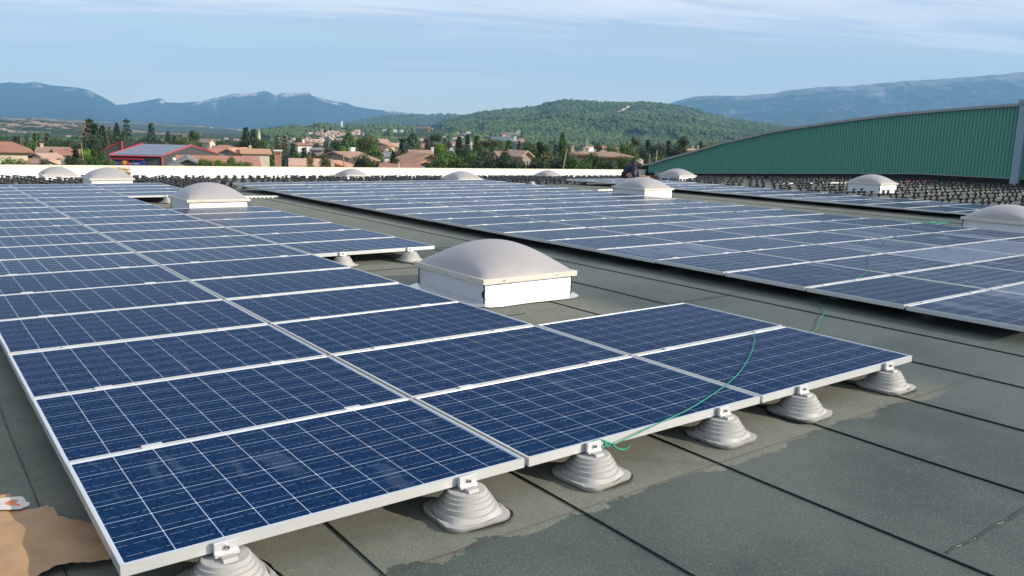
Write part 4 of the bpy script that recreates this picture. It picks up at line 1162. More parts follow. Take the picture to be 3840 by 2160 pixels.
FAR = [ # px, base_py, w, h, wall, roof, label
 (1342, 506, 14, 16, 'white', 'tilepink', 'white house at the left end of the old town'), (1166, 500, 13, 8, 'cream', 'tilepink', 'cream house at the left end of the hillside town'), (1182, 496, 6, 7, 'cream', 'tilepink', 'narrow house beside the leftmost town house'), (1198, 493, 10, 6, 'white', 'tilepink', 'small pale house third along the hillside town'),
 (1222, 498, 22, 9, 'cream', 'tilepink', 'wide cream house above the town centre'), (1233, 508, 18, 12, 'rose', 'tilepink', 'rose house in the middle of the hillside town'), (1217, 513, 14, 12, 'cream', 'tilepink', 'cream house low in the hillside town'), (1248, 503, 12, 12, 'tan', 'tilepink', 'tan tower-like house in the hillside town'),
 (1264, 505, 20, 11, 'cream', 'tilepink', 'big cream house with long roof in the hillside town'), (1282, 508, 22, 9, 'rose', 'tile', 'long rose building at the right end of the old town'), (1246, 515, 12, 9, 'cream', 'tilepink', 'cream cottage under the tan tower house'), (1235, 482, 8, 5, 'white', 'tilepink', 'lone white house above the hillside town'),
 (1325, 507, 10, 10, 'tan', 'tilepink', 'tan house right of the columnar tree'), (1337, 505, 8, 14, 'tan', 'tilepink', 'tall tan house between columnar tree and biggest tree'), (1362, 510, 7, 10, 'rose', 'tile', 'rose house touching the biggest tree'), (1340, 520, 22, 6, 'rose', 'tile', 'low red roof right of the columnar tree'),
 (1156, 524, 14, 8, 'white', 'tile', 'white house left in the lower town'), (1168, 527, 12, 7, 'white', 'tile', 'second white house left in the lower town'), (1190, 532, 22, 8, 'white', 'tilepink', 'wide white house in the lower town'), (1105, 526, 8, 6, 'white', 'tilepink', 'small white house left of the olive tree top'), (1080, 526, 10, 7, 'white', 'tile', 'white gable behind the brownish conifers'), (1085, 533, 14, 6, 'cream', 'tile', 'cream low house behind the brownish conifers'),
 (1165, 540, 34, 8, 'cream', 'tile', 'long red roof left in the lower town'), (1205, 543, 34, 9, 'rose', 'tilepink', 'long pink roof in the lower town'), (1175, 552, 34, 12, 'cream', 'tilepink', 'cream house above the plum tree'), (1215, 552, 20, 10, 'rose', 'tilepink', 'rose house right of the house above the plum tree'), (1240, 540, 12, 8, 'rose', 'tile', 'small red roof left of the dark round trees'), (1280, 528, 18, 6, 'rose', 'tile', 'red roof behind the columnar tree'), (1338, 536, 22, 14, 'rose', 'tile', 'red gabled house left of the biggest tree'), (1335, 553, 20, 10, 'rose', 'tile', 'second red gable left of the biggest tree'),
 (1412, 491, 1, 1, None, None, None),
 (1665, 516, 8, 5, 'white', 'tilepink', 'small white house under the wooded ridge'), (1755, 500, 22, 6, 'white', 'tile', 'long white house at the foot of the forest hill'), (1735, 506, 12, 6, 'rose', 'tile', 'rose house left of the long white house at the hill foot'), (1705, 524, 10, 8, 'white', 'tilepink', 'white gable low between the conifers'), (1718, 498, 5, 4, 'white', 'tilepink', 'speck of a white house under the ridge'), (1820, 514, 18, 7, 'white', 'tile', 'white house with red roof left of the long grey block'),
 (1880, 505, 16, 6, 'cream', 'tile', 'cream house just left of the long grey block'), (1955, 530, 16, 9, 'white', 'tile', 'white house below the square tower block'), (1945, 540, 14, 8, 'white', 'tile', 'white house lower below the square tower block'), (1960, 540, 14, 7, 'rose', 'tile', 'red roof below the square tower block'), (2066, 533, 18, 5, 'rose', 'tile', 'red roof alone under the forest hill'), (2596, 446, 5, 3, 'white', 'tilepink', 'speck of a white house high on the forest hill'),
 (1798, 478, 6, 6, 'rose', 'tile', None), (70, 497, 20, 4, 'rose', 'tilepink', 'left of the two pinkish farm buildings on the foothills'), (98, 497, 6, 3, 'white', 'tilepink', 'small white farmhouse on the foothills road'), (53, 497, 14, 4, 'rose', 'tilepink', 'farm building left along the foothills road'), (136, 500, 14, 3, 'rose', 'tilepink', 'low farm building along the foothills road'), (187, 503, 10, 4, 'white', 'tilepink', 'farmhouse at the right end of the foothills road'), (16, 485, 16, 3, 'white', 'tilepink', 'pale farm at the far left on the foothills'), (32, 510, 12, 3, 'rose', 'tilepink', 'pink cottage below the foothills road'), (262, 512, 12, 3, 'white', 'tilepink', 'pale farm left of the dead conifer'), (797, 481, 6, 3, 'white', 'tilepink', 'white farmhouse on the foothills behind the olive tree'), (900, 489, 8, 3, 'white', 'tilepink', 'white farmhouse on the foothills left of the dark pines'), (800, 505, 5, 3, 'white', 'tilepink', None), (815, 530, 20, 6, 'white', 'tilepink', 'white house behind the red-roofed house right of the garage'), (836, 545, 10, 6, 'white', 'tilepink', 'white gable right of the garage ridge'), (905, 530, 18, 7, 'white', 'tilepink', 'white house left of the dark pines'),
]
BLK = [(1442, 493, 14, 10), (1483, 497, 14, 13), (1505, 497, 13, 12), (1912, 510, 44, 16), (1943, 511, 16, 22), (1885, 526, 80, 14), (1932, 530, 11, 20), (1675, 483, 30, 6), (1288, 479, 20, 24), (1608, 497, 90, 26)]
SHOW = [(f_[0], f_[1], f_[2], f_[3]) for f_ in FAR if f_[6]] + BLK
def hides(q_, r_):
    v = q_-CAM; w = v.dot(CW); px = 1920+F_PX*v.dot(CR)/w; py = 1080-F_PX*v.dot(CU)/w; k_ = F_PX/w*r_
    for (hx, by, hw_, hh) in SHOW:
        if abs(px-hx) < hw_*0.55+k_*0.6 and by-hh*1.1 < py < by+k_*1.6+2: return True
    return False
def track(pts, w, name, m_, up):
    bm = bmesh.new(); prev = None
    for (x, y) in pts:
        q_ = hit(x, y, T['h1'])
        if q_ is None: continue
        a = bm.verts.new(q_+HR*w+Vector((0, 0, up))); b_ = bm.verts.new(q_-HR*w+Vector((0, 0, up+1)))
        if prev: bm.faces.new((prev[0], a, b_, prev[1]))
        prev = (a, b_)
    return tag(link(name, bm, m_), kind='structure')
track([(2322, 433), (2330, 427), (2338, 421), (2348, 415), (2360, 408)], 3.5, 'dirt_track', M['tan'], 7.0)
# ---- forest canopy on the hills: thousands of small rounded crowns as one mass each
def blob_template(seed):
    rnd = random.Random(seed); bm = bmesh.new(); bmesh.ops.create_icosphere(bm, subdivisions=1, radius=1.0)
    for v in bm.verts: v.co *= 1+0.35*noise.noise(v.co*1.7+Vector((seed, 0, 0)))
    vs = [v.co.copy() for v in bm.verts]; fs = [[v.index for v in f.verts] for f in bm.faces]; bm.free(); return vs, fs
BT = [blob_template(i) for i in range(6)]
def canopy(terr, n, rmin, rmax, name, m_, label, x0=None, x1=None, t0=0.03, t1=1.02, keep=None, seed=0):
    rnd = random.Random(seed); V, Fc = [], []
    x0 = terr.x0 if x0 is None else x0; x1 = terr.x1 if x1 is None else x1
    for i in range(n):
        x = rnd.uniform(x0, x1); t = rnd.uniform(t0, t1)
        if keep and not keep(x, t): continue
        q_ = terr.surface(x, min(t, 1.0)) if t <= 1 else terr.surface(x, 1.0)
        if t > 1: q_.z -= (t-1)*5
        r = rmin+(rmax*1.15-rmin)*rnd.random()**1.8; vs, fs = BT[i % 6]; a = rnd.random()*6.28; ca, sa = math.cos(a), math.sin(a); b0 = len(V)
        hz = r*rnd.uniform(0.65, 1.05)
        if hides(q_+Vector((0, 0, hz)), r*1.2): continue
        V += [(q_.x+r*(v.x*ca-v.y*sa), q_.y+r*(v.x*sa+v.y*ca), q_.z+hz*0.6+hz*v.z) for v in vs]; Fc += [[b0+k_ for k_ in f] for f in fs]
    me = bpy.data.meshes.new(name); me.from_pydata(V, [], Fc); me.materials.append(m_)
    return tag(link(name, me, None, None, True), label, 'woodland', None, 'stuff')
def f_far(b, p):
    g = b.new('ShaderNodeNewGeometry'); r = g.outputs['Random Per Island']; ps = g.outputs['Position']
    big = b.noise(ps, 0.006, 4, 0.6); v = b.noise(ps, 0.05, 3, 0.6)
    t = b.math('ADD', b.math('ADD', b.math('MULTIPLY', r, 0.35), b.math('MULTIPLY', b.ramp(big, 0.35, 0.65), 0.45)), b.math('MULTIPLY', v, 0.25))
    c = b.mix(t, (0.018, 0.046, 0.022), (0.115, 0.160, 0.056))
    b.put(p.inputs['Base Color'], c); p.inputs['Roughness'].default_value = 0.7; p.inputs['Specular IOR Level'].default_value = 0.1
LEAF['far'] = mat('far_canopy', f_far)
def patchy(sx, s_, thr):
    return lambda x, t: noise.noise(Vector((x*s_, t*6.0, sx))) > thr
canopy(T['h1'], 46000, 2.3, 4.6, 'hill_woodland', LEAF['far'], 'dense green wood covering the round hill behind the town', 1500, 3050, 0.02, 1.01, lambda x, t: noise.noise(Vector((x*0.012, t*6.0, 1))) > -0.45 and not (2035 < x < 2085 and 0.80 < t < 0.90), 1)
canopy(T['h2'], 15000, 1.8, 3.4, 'town_hill_woodland', LEAF['far'], 'trees scattered over the low hill with the town', 940, 2900, 0.05, 1.01, patchy(2, 0.02, -0.30), 2)
canopy(T['h0'], 6000, 4, 8, 'ridge_woodland', LEAF['far'], 'wooded ridge left of the round hill', 1200, 1800, 0.1, 1.0, None, 3)
def flat_canopy(n, seed):
    rnd = random.Random(seed); V, Fc = [], []
    for i in range(n):
        x = rnd.uniform(-150, 3300); D = 260*math.exp(rnd.random()*1.9)
        if x < 1000 and D > 620: continue
        if noise.noise(Vector((x*0.006, math.log(D)*3, 7))) < -0.12: continue
        q_ = P(x, 500, D); r = rnd.uniform(1.8, 3.6); vs, fs = BT[i % 6]; b0 = len(V); a = rnd.random()*6
        ca, sa = math.cos(a), math.sin(a); hz = r*rnd.uniform(0.55, 0.9)
        if hides(Vector((q_.x, q_.y, ZG+hz)), r): continue
        V += [(q_.x+r*(v.x*ca-v.y*sa), q_.y+r*(v.x*sa+v.y*ca), ZG+hz*0.8+hz*v.z) for v in vs]; Fc += [[b0+k_ for k_ in f] for f in fs]
    me = bpy.data.meshes.new('valley_woodland'); me.from_pydata(V, [], Fc); me.materials.append(LEAF['far'])
    return tag(link('valley_woodland', me, None, None, True), 'mass of low trees between the roof edge and the town', 'woodland', None, 'stuff')
flat_canopy(7000, 4)

# ================================================================= TREES
def leafcard(V, Fc, c, n_, s, rnd):
    "one leaf clump: a bent quad pair"
    a = Vector((rnd.gauss(0, 1), rnd.gauss(0, 1), rnd.gauss(0, 0.6))).normalized()
    n_ = (n_+a*0.7).normalized(); u = n_.cross(Vector((rnd.gauss(0, 1), rnd.gauss(0, 1), rnd.gauss(0, 1)))).normalized(); w = n_.cross(u)
    b0 = len(V); k = s*rnd.uniform(0.6, 1.3)
    V += [c-u*k-w*k*0.5, c+u*k*0.2-w*k*0.7+n_*k*0.2, c+u*k+w*k*0.3, c-u*k*0.1+w*k*0.8-n_*k*0.15]
    Fc.append((b0, b0+1, b0+2, b0+3))
def crown_round(seed, n=1500, lobes=9, flat_=1.0, up=0.15):
    rnd = random.Random(seed); V, Fc = [], []
    L = []
    for i in range(lobes):
        a = rnd.random()*6.28; e = rnd.uniform(-0.5, 1.0); r = rnd.uniform(0.25, 0.62)
        L.append((Vector((r*math.cos(a), r*math.sin(a), 0.5*flat_*e)), rnd.uniform(0.32, 0.52)))
    L.append((Vector((0, 0, 0.25)), 0.55))
    for i in range(n):
        c, r = rnd.choice(L); d = Vector((rnd.gauss(0, 1), rnd.gauss(0, 1), rnd.gauss(0, 1))).normalized()
        rr = r*(rnd.random()**0.35); leafcard(V, Fc, c+Vector((d.x, d.y, d.z*0.85))*rr, d, 0.055, rnd)
    zs = [v.z for v in V]; z0, z1 = min(zs), max(zs); xs = max(max(abs(v.x), abs(v.y)) for v in V)
    return [Vector((v.x/xs*0.5, v.y/xs*0.5, up+(v.z-z0)/(z1-z0)*(1-up))) for v in V], Fc
def crown_cone(seed, n=1400, tiers=11, droop=0.25, open_=0.0, top=1.0):
    rnd = random.Random(seed); V, Fc = [], []
    for t in range(tiers):
        f = t/(tiers-1); z = 0.10+0.88*f; R = 0.5*(1-f)**0.8+0.02
        nb_ = max(4, int(9*(1-f)+3))
        for k in range(nb_):
            a = 6.28*k/nb_+rnd.random()*0.6+t; L_ = R*rnd.uniform(0.65, 1.08); m_ = max(4, int(n/(tiers*nb_)))
            for i in range(m_):
                q_ = (i+rnd.random())/m_; sp = 0.05*(1-q_*0.5)
                if open_ and q_ < open_*rnd.random(): continue
                c = Vector((math.cos(a)*L_*q_+rnd.gauss(0, sp), math.sin(a)*L_*q_+rnd.gauss(0, sp), z-droop*L_*q_*q_+rnd.gauss(0, 0.018)))
                leafcard(V, Fc, c, Vector((math.cos(a)*0.4, math.sin(a)*0.4, 0.8)), 0.034, rnd)
    return V, Fc
def crown_column(seed, n=1200, w=0.5):
    rnd = random.Random(seed); V, Fc = [], []
    for i in range(n):
        z = rnd.random(); R = w*0.5*(math.sin(math.pi*min(1, 0.12+z*0.88))**0.6)*(1+0.3*noise.noise(Vector((z*5, seed, 0)))); a = rnd.random()*6.28; r = R*(rnd.random()**0.4)
        leafcard(V, Fc, Vector((r*math.cos(a), r*math.sin(a), 0.06+z*0.94)), Vector((math.cos(a), math.sin(a), 0.2)), 0.032, rnd)
    return V, Fc
def crown_mesh(nm, VF, leaf):
    me = bpy.data.meshes.new('crown'); me.from_pydata([tuple(v) for v in VF[0]], [], VF[1]); me.materials.append(LEAF[leaf]); return me
GEO = {'round': [crown_round(1), crown_round(2, lobes=12), crown_round(3, lobes=7)], 'bushy': [crown_round(5, 1500, 12, 0.7, 0.0), crown_round(6, 1500, 14, 0.6, 0.0)],
       'cone': [crown_cone(1, 2800), crown_cone(2, 2800, tiers=13, droop=0.35), crown_cone(4, 2600, tiers=10, droop=0.15)], 'sparse': [crown_cone(7, 900, 9, 0.35, 0.5)], 'column': [crown_column(1), crown_column(2)],
       'pine': [crown_round(9, 1500, 10, 0.55, 0.35)]}
crown_cache = {}
def trunk_mesh(kind, seed):
    rnd = random.Random(seed); bm = bmesh.new()
    h = {'round': 0.6, 'bushy': 0.4, 'cone': 0.97, 'sparse': 0.98, 'column': 0.8, 'pine': 0.75}[kind]
    tube(bm, [(0, 0, 0), (0.01, 0.0, h*0.4), (-0.005, 0.008, h*0.75), (0, 0, h)], lambda t: 0.026*(1-t*0.8), 6)
    if kind in ('round', 'pine', 'bushy'):
        for k in range(6):
            a = k*1.05+rnd.random(); z = h*rnd.uniform(0.35, 0.8)
            tube(bm, [(0, 0, z), (0.14*math.cos(a), 0.14*math.sin(a), z+0.10), (0.30*math.cos(a), 0.30*math.sin(a), z+0.19)], lambda t: 0.012*(1-t*0.8), 5)
    me = bpy.data.meshes.new('trunk'); bm.to_mesh(me); bm.free(); me.materials.append(M['bark']); return me
TR = {k_: trunk_mesh(k_, i) for i, k_ in enumerate(GEO)}
# (px, top_py, kind, leaf, D, width_px)
TREES = [
 (15, 512, 'round', 'dark', 190, 70), (70, 512, 'cone', 'brown', 230, 60), (110, 522, 'round', 'olive', 200, 70), (141, 502, 'cone', 'green', 260, 42), (150, 530, 'bushy', 'dark', 190, 80),
 (186, 502, 'cone', 'brown', 260, 46), (170, 525, 'round', 'dark', 190, 60), (222, 512, 'bushy', 'green', 300, 90), (250, 516, 'round', 'green', 300, 70), (120, 560, 'bushy', 'dark', 115, 60),
 (200, 540, 'bushy', 'dark', 190, 90), (345, 452, 'cone', 'dark', 150, 62), (366, 467, 'cone', 'dark', 145, 58), (392, 474, 'cone', 'dark', 150, 56), (352, 500, 'bushy', 'dark', 140, 80),
 (400, 510, 'cone', 'brown', 160, 50), (418, 480, 'sparse', 'brown', 165, 40), (446, 465, 'cone', 'dark', 210, 36), (483, 452, 'sparse', 'bluish', 190, 58), (470, 502, 'bushy', 'green', 190, 60),
 (430, 505, 'bushy', 'dark', 200, 60), (330, 552, 'bushy', 'bright', 95, 55), (287, 562, 'cone', 'dark', 95, 60), (262, 578, 'bushy', 'dark', 92, 50), (376, 556, 'round', 'green', 92, 66), (352, 580, 'bushy', 'green', 85, 60),
 (35, 582, 'bushy', 'green', 72, 90), (78, 590, 'bushy', 'olive', 70, 60), (306, 590, 'bushy', 'olive', 80, 50), (410, 592, 'bushy', 'green', 82, 50), (170, 590, 'bushy', 'dark', 84, 50),
 (512, 512, 'bushy', 'olive', 260, 50), (545, 510, 'round', 'dark', 260, 36), (574, 466, 'cone', 'bluish', 230, 44), (598, 520, 'bushy', 'dark', 260, 44), (636, 496, 'cone', 'bluish', 260, 36), (660, 510, 'cone', 'dark', 260, 26),
 (634, 528, 'bushy', 'bluish', 220, 50), (705, 500, 'round', 'olive', 185, 96), (738, 486, 'round', 'green', 215, 50), (672, 526, 'bushy', 'olive', 190, 40), (795, 540, 'cone', 'dark', 300, 24), (815, 548, 'bushy', 'dark', 300, 60), (857, 524, 'round', 'dark', 300, 36), (880, 536, 'bushy', 'bluish', 260, 50),
 (926, 481, 'cone', 'dark', 165, 46), (954, 487, 'cone', 'dark', 175, 44), (940, 505, 'bushy', 'dark', 160, 80), (984, 512, 'bushy', 'green', 165, 56), (1000, 540, 'bushy', 'green', 150, 66), (905, 540, 'bushy', 'dark', 170, 40),
 (1042, 508, 'sparse', 'brown', 200, 40), (1070, 512, 'sparse', 'brown', 200, 44), (1058, 530, 'bushy', 'brown', 185, 60), (1064, 555, 'bushy', 'bluish', 118, 84), (1100, 540, 'cone', 'dark', 150, 42), (1118, 565, 'bushy', 'green', 120, 50),
 (1128, 514, 'round', 'olive', 330, 40), (1142, 556, 'cone', 'bluish', 118, 52), (1170, 560, 'round', 'plum', 128, 46), (1162, 580, 'bushy', 'gold', 112, 36), (1229, 549, 'round', 'brown', 125, 56), (1222, 575, 'bushy', 'olive', 112, 56),
 (1226, 532, 'cone', 'dark', 300, 20), (1255, 524, 'round', 'dark', 280, 40), (1272, 524, 'bushy', 'dark', 260, 56), (1312, 500, 'column', 'green', 215, 62), (1286, 546, 'round', 'bright', 165, 36), (1300, 562, 'bushy', 'bright', 150, 50), (1338, 560, 'bushy', 'green', 150, 40),
 (1362, 512, 'round', 'green', 118, 66), (1388, 503, 'round', 'olive', 112, 84), (1405, 540, 'bushy', 'green', 108, 86), (1365, 570, 'bushy', 'dark', 106, 76), (1400, 595, 'bushy', 'green', 96, 70), (1345, 602, 'bushy', 'dark', 90, 50),
 (1458, 556, 'bushy', 'green', 160, 50), (1475, 573, 'cone', 'dark', 118, 44), (1511, 524, 'cone', 'bluish', 122, 66), (1500, 555, 'bushy', 'brown', 116, 74), (1490, 590, 'bushy', 'dark', 100, 60), (1461, 538, 'pine', 'dark', 300, 26),
 (1549, 502, 'column', 'dark', 250, 56), (1560, 548, 'bushy', 'olive', 240, 40), (1602, 522, 'cone', 'brown', 230, 34), (1632, 498, 'pine', 'dark', 215, 58), (1620, 535, 'bushy', 'dark', 205, 60), (1665, 520, 'sparse', 'brown', 220, 26),
 (1656, 536, 'round', 'bright', 96, 64), (1690, 556, 'round', 'green', 92, 96), (1650, 575, 'bushy', 'green', 88, 110), (1720, 575, 'bushy', 'green', 86, 90), (1620, 600, 'bushy', 'green', 82, 80), (1590, 608, 'bushy', 'olive', 78, 70),
 (1722, 515, 'cone', 'dark', 170, 36), (1752, 510, 'cone', 'dark', 175, 34), (1742, 536, 'bushy', 'dark', 165, 70), (1786, 512, 'cone', 'olive', 150, 50), (1775, 555, 'bushy', 'green', 120, 80), (1800, 535, 'round', 'green', 150, 60),
 (1832, 515, 'pine', 'olive', 140, 66), (1860, 518, 'pine', 'olive', 135, 56), (1820, 560, 'bushy', 'dark', 115, 90), (1775, 605, 'bushy', 'olive', 74, 50), (1740, 602, 'bushy', 'green', 74, 40),
 (1905, 530, 'cone', 'green', 165, 46), (1890, 560, 'bushy', 'dark', 110, 80), (1930, 590, 'bushy', 'dark', 100, 80), (1947, 540, 'cone', 'brown', 180, 46), (1985, 525, 'bushy', 'green', 230, 60), (1965, 560, 'bushy', 'dark', 140, 70),
 (2042, 528, 'round', 'dark', 112, 72), (2055, 560, 'bushy', 'olive', 106, 90), (2030, 590, 'bushy', 'dark', 100, 90), (2082, 545, 'cone', 'bluish', 130, 34), (2106, 500, 'cone', 'green', 150, 38), (2015, 545, 'bushy', 'green', 140, 50),
 (2138, 550, 'round', 'green', 112, 70), (2150, 575, 'bushy', 'green', 104, 80), (2110, 585, 'bushy', 'dark', 100, 70), (2225, 572, 'round', 'green', 92, 84), (2195, 590, 'bushy', 'green', 88, 90), (2265, 595, 'bushy', 'green', 88, 70), (2230, 605, 'bushy', 'dark', 80, 100),
 (2238, 540, 'round', 'dark', 250, 40), (2285, 540, 'round', 'green', 220, 50), (2300, 548, 'bushy', 'green', 200, 50), (2345, 536, 'round', 'green', 125, 60), (2370, 555, 'bushy', 'olive', 118, 76), (2385, 510, 'round', 'olive', 150, 50), (2340, 580, 'bushy', 'green', 110, 70),
 (2425, 528, 'cone', 'dark', 150, 40), (2412, 548, 'bushy', 'bluish', 125, 46), (2450, 540, 'round', 'bluish', 128, 60), (2478, 545, 'bushy', 'bluish', 122, 50), (2462, 535, 'round', 'olive', 170, 40), (2502, 530, 'cone', 'bluish', 135, 44), (2520, 545, 'bushy', 'dark', 130, 44),
 (2432, 580, 'bushy', 'dark', 98, 80), (2480, 578, 'bushy', 'green', 94, 70), (2470, 600, 'bushy', 'green', 88, 80), (2505, 585, 'bushy', 'green', 96, 60), (2552, 510, 'round', 'dark', 122, 62), (2548, 545, 'bushy', 'dark', 118, 60), (2590, 560, 'bushy', 'olive', 118, 50),
 (2622, 532, 'cone', 'dark', 180, 34), (2645, 536, 'bushy', 'olive', 180, 44), (2675, 530, 'bushy', 'brown', 230, 40), (2390, 600, 'bushy', 'dark', 84, 80),
 (760, 590, 'bushy', 'bright', 62, 36), (785, 596, 'bushy', 'green', 62, 40), (820, 592, 'bushy', 'bright', 62, 40), (868, 584, 'bushy', 'green', 62, 44), (905, 598, 'bushy', 'bright', 62, 50), (932, 604, 'bushy', 'olive', 62, 36), (845, 604, 'bushy', 'green', 60, 40),
]
for xx in range(1780, 2480, 46):
    TREES.append((xx+random.randint(-12, 12), random.randint(578, 600), 'bushy', random.choice(['dark', 'dark', 'green']), random.randint(84, 104), random.randint(60, 90)))
for xx in range(-8, 330, 26):
    TREES.append((xx, random.randint(512, 534), random.choice(['bushy', 'bushy', 'round']), random.choice(['dark', 'dark', 'green', 'olive']), random.randint(175, 210), random.randint(52, 80)))
for xx in range(440, 1010, 30):
    if not 640 < xx < 780: TREES.append((xx, random.randint(516, 532), random.choice(['bushy', 'round', 'cone']), random.choice(['dark', 'bluish', 'green']), random.randint(230, 300), random.randint(40, 60)))
for xx in range(1120, 2000, 33):
    TREES.append((xx, random.randint(524, 540), random.choice(['bushy', 'round', 'cone']), random.choice(['dark', 'bluish', 'green', 'olive']), random.randint(260, 380), random.randint(26, 42)))
LAND = [(60, 'the left tiled villa'), (215, 'the house with the square chimney'), (330, 'the leaning pole'), (600, 'the red-edged garage'), (860, 'the long terracotta roof'), (1048, 'the brick chimney'), (1180, 'the pale tiled roof'), (1287, 'the short pole by the brown gable'),
        (1388, 'the biggest round tree'), (1560, 'the red-roofed grey gable'), (1700, 'the bright tree clump'), (1960, 'the long white town block'), (2125, 'the leaning wooden pole'), (2240, 'the brown-tiled villa'), (2392, 'the crouching man'), (2463, 'the twin bare poles'), (2625, 'the pink chimney house')]
KW = {'round': 'round broadleaf tree', 'bushy': 'bushy low tree', 'cone': 'conical conifer', 'sparse': 'thin open conifer', 'column': 'tall columnar tree', 'pine': 'flat-topped pine'}
CW_ = {'dark': 'dark green', 'green': 'mid green', 'bright': 'bright green', 'olive': 'olive green', 'bluish': 'blue-green', 'brown': 'brownish', 'plum': 'dark plum', 'gold': 'golden'}
LK = {}
for t_ in TREES:
    lx, ln = min(LAND, key=lambda q_: abs(q_[0]-t_[0])); side = 'left of' if t_[0] < lx-12 else ('right of' if t_[0] > lx+12 else 'in line with')
    LK.setdefault((t_[2], t_[3], ln, side), []).append(t_)
LABEL = {}
NTH = ['nearest', 'second nearest', 'third nearest', 'fourth nearest', 'fifth nearest', 'sixth nearest', 'seventh nearest', 'eighth nearest', 'ninth nearest', 'tenth nearest', 'eleventh nearest', 'twelfth nearest', 'thirteenth nearest', 'fourteenth nearest', 'fifteenth nearest', 'sixteenth nearest']
for (kd, lf, ln, side), ts in LK.items():
    ts.sort(key=lambda q_: q_[4])
    for i, t_ in enumerate(ts):
        s_ = f"{CW_[lf]} {KW[kd]} {side} {ln}"
        if len(ts) > 1: s_ += f", {NTH[i]}"
        LABEL[id(t_)] = s_
for n_i, t_ in enumerate(TREES):
    px, py, kd, lf, D, wpx = t_
    if py >= 566 and D > 78 and px > 300: D = 66+((px*7) % 10)
    D = float(D); topz = P(px, py, D).z; base = P(px, 620, D)
    H = topz-ZG; Wd = wpx/F_PX*D*1.06
    e = empty('tree', (base.x, base.y, ZG), random.random()*6.28, LABEL[id(t_)], 'tree', 'trees beyond the roof edge')
    gi = n_i % len(GEO[kd]); key = (kd, lf, gi)
    if key not in crown_cache: crown_cache[key] = crown_mesh('crown', GEO[kd][gi], lf)
    c = link('crown', crown_cache[key], None, e); tk = link('trunk', TR[kd], None, e)
    # tall crowns keep their bulk in the upper part that shows
    if kd in ('round', 'bushy', 'pine'):
        ch_ = min(H, Wd*1.15) if kd != 'pine' else min(H, Wd*0.9)
        c.scale = (Wd, Wd, ch_); c.location = (0, 0, H-ch_); tk.scale = (H*0.5, H*0.5, (H-ch_*0.35)/0.6 if kd == 'round' else H-ch_*0.3)
        tk.scale = (min(Wd, H)*0.7, min(Wd, H)*0.7, (H-ch_*0.3)/{'round': 0.79, 'bushy': 0.59, 'pine': 0.94}[kd])
        if H-ch_ > 1.0:
            c2 = link('crown', crown_cache[key], None, e); c2.scale = (Wd*1.05, Wd*1.05, ch_); c2.location = (0, 0, max(0.2, H-ch_*1.7)); c2.rotation_euler = (0, 0, 2.0)
            c2.name = 'lower_crown'
    else:
        wk = {'cone': 1.0, 'sparse': 1.0, 'column': 2.0}[kd]
        c.scale = (Wd*wk*1.25, Wd*wk*1.25, H*(1.0)); tk.scale = (H*0.6, H*0.6, H)
        if kd != 'column':
            ch_ = min(H, Wd*2.3); c.scale = (Wd*1.6, Wd*1.6, ch_); c.location = (0, 0, H-ch_)
            if H-ch_ > 1.0:
                c2 = link('lower_crown', crown_cache[key], None, e); c2.scale = (Wd*1.8, Wd*1.8, ch_); c2.location = (0, 0, max(0.0, H-ch_*1.45))
# dead bare conifer
px, py, D = 326, 452, 148.0
e = empty('dead_tree', (P(px, 620, D).x, P(px, 620, D).y, ZG), 0, 'bare dead conifer with drooping branches left of the dark spruces', 'tree')
H = P(px, py, D).z-ZG; bm = bmesh.new(); tube(bm, [(0, 0, 0), (0.1, 0, H*0.5), (0, 0.1, H)], lambda t: 0.28*(1-t*0.92), 7); link('trunk', bm, M['deadwood'], e)
rnd = random.Random(4)
for i in range(46):
    z = H*(0.42+0.56*i/46); a = rnd.random()*6.28; L_ = (H-z)*0.42+0.7
    bm = bmesh.new(); tube(bm, [(0, 0, z), (math.cos(a)*L_*0.5, math.sin(a)*L_*0.5, z-0.1), (math.cos(a)*L_, math.sin(a)*L_, z-0.1+0.25*L_*rnd.uniform(-.6, .6))], lambda t: 0.06*(1-t*0.8), 4)
    for s_ in range(5):
        t = rnd.uniform(0.3, 1); a2 = a+rnd.uniform(-1, 1); p0 = Vector((math.cos(a)*L_*t, math.sin(a)*L_*t, z-0.1))
        tube(bm, [tuple(p0), tuple(p0+Vector((math.cos(a2), math.sin(a2), rnd.uniform(-.5, .3)))*0.7)], 0.02, 3)
    link('branch', bm, M['deadwood'], e)

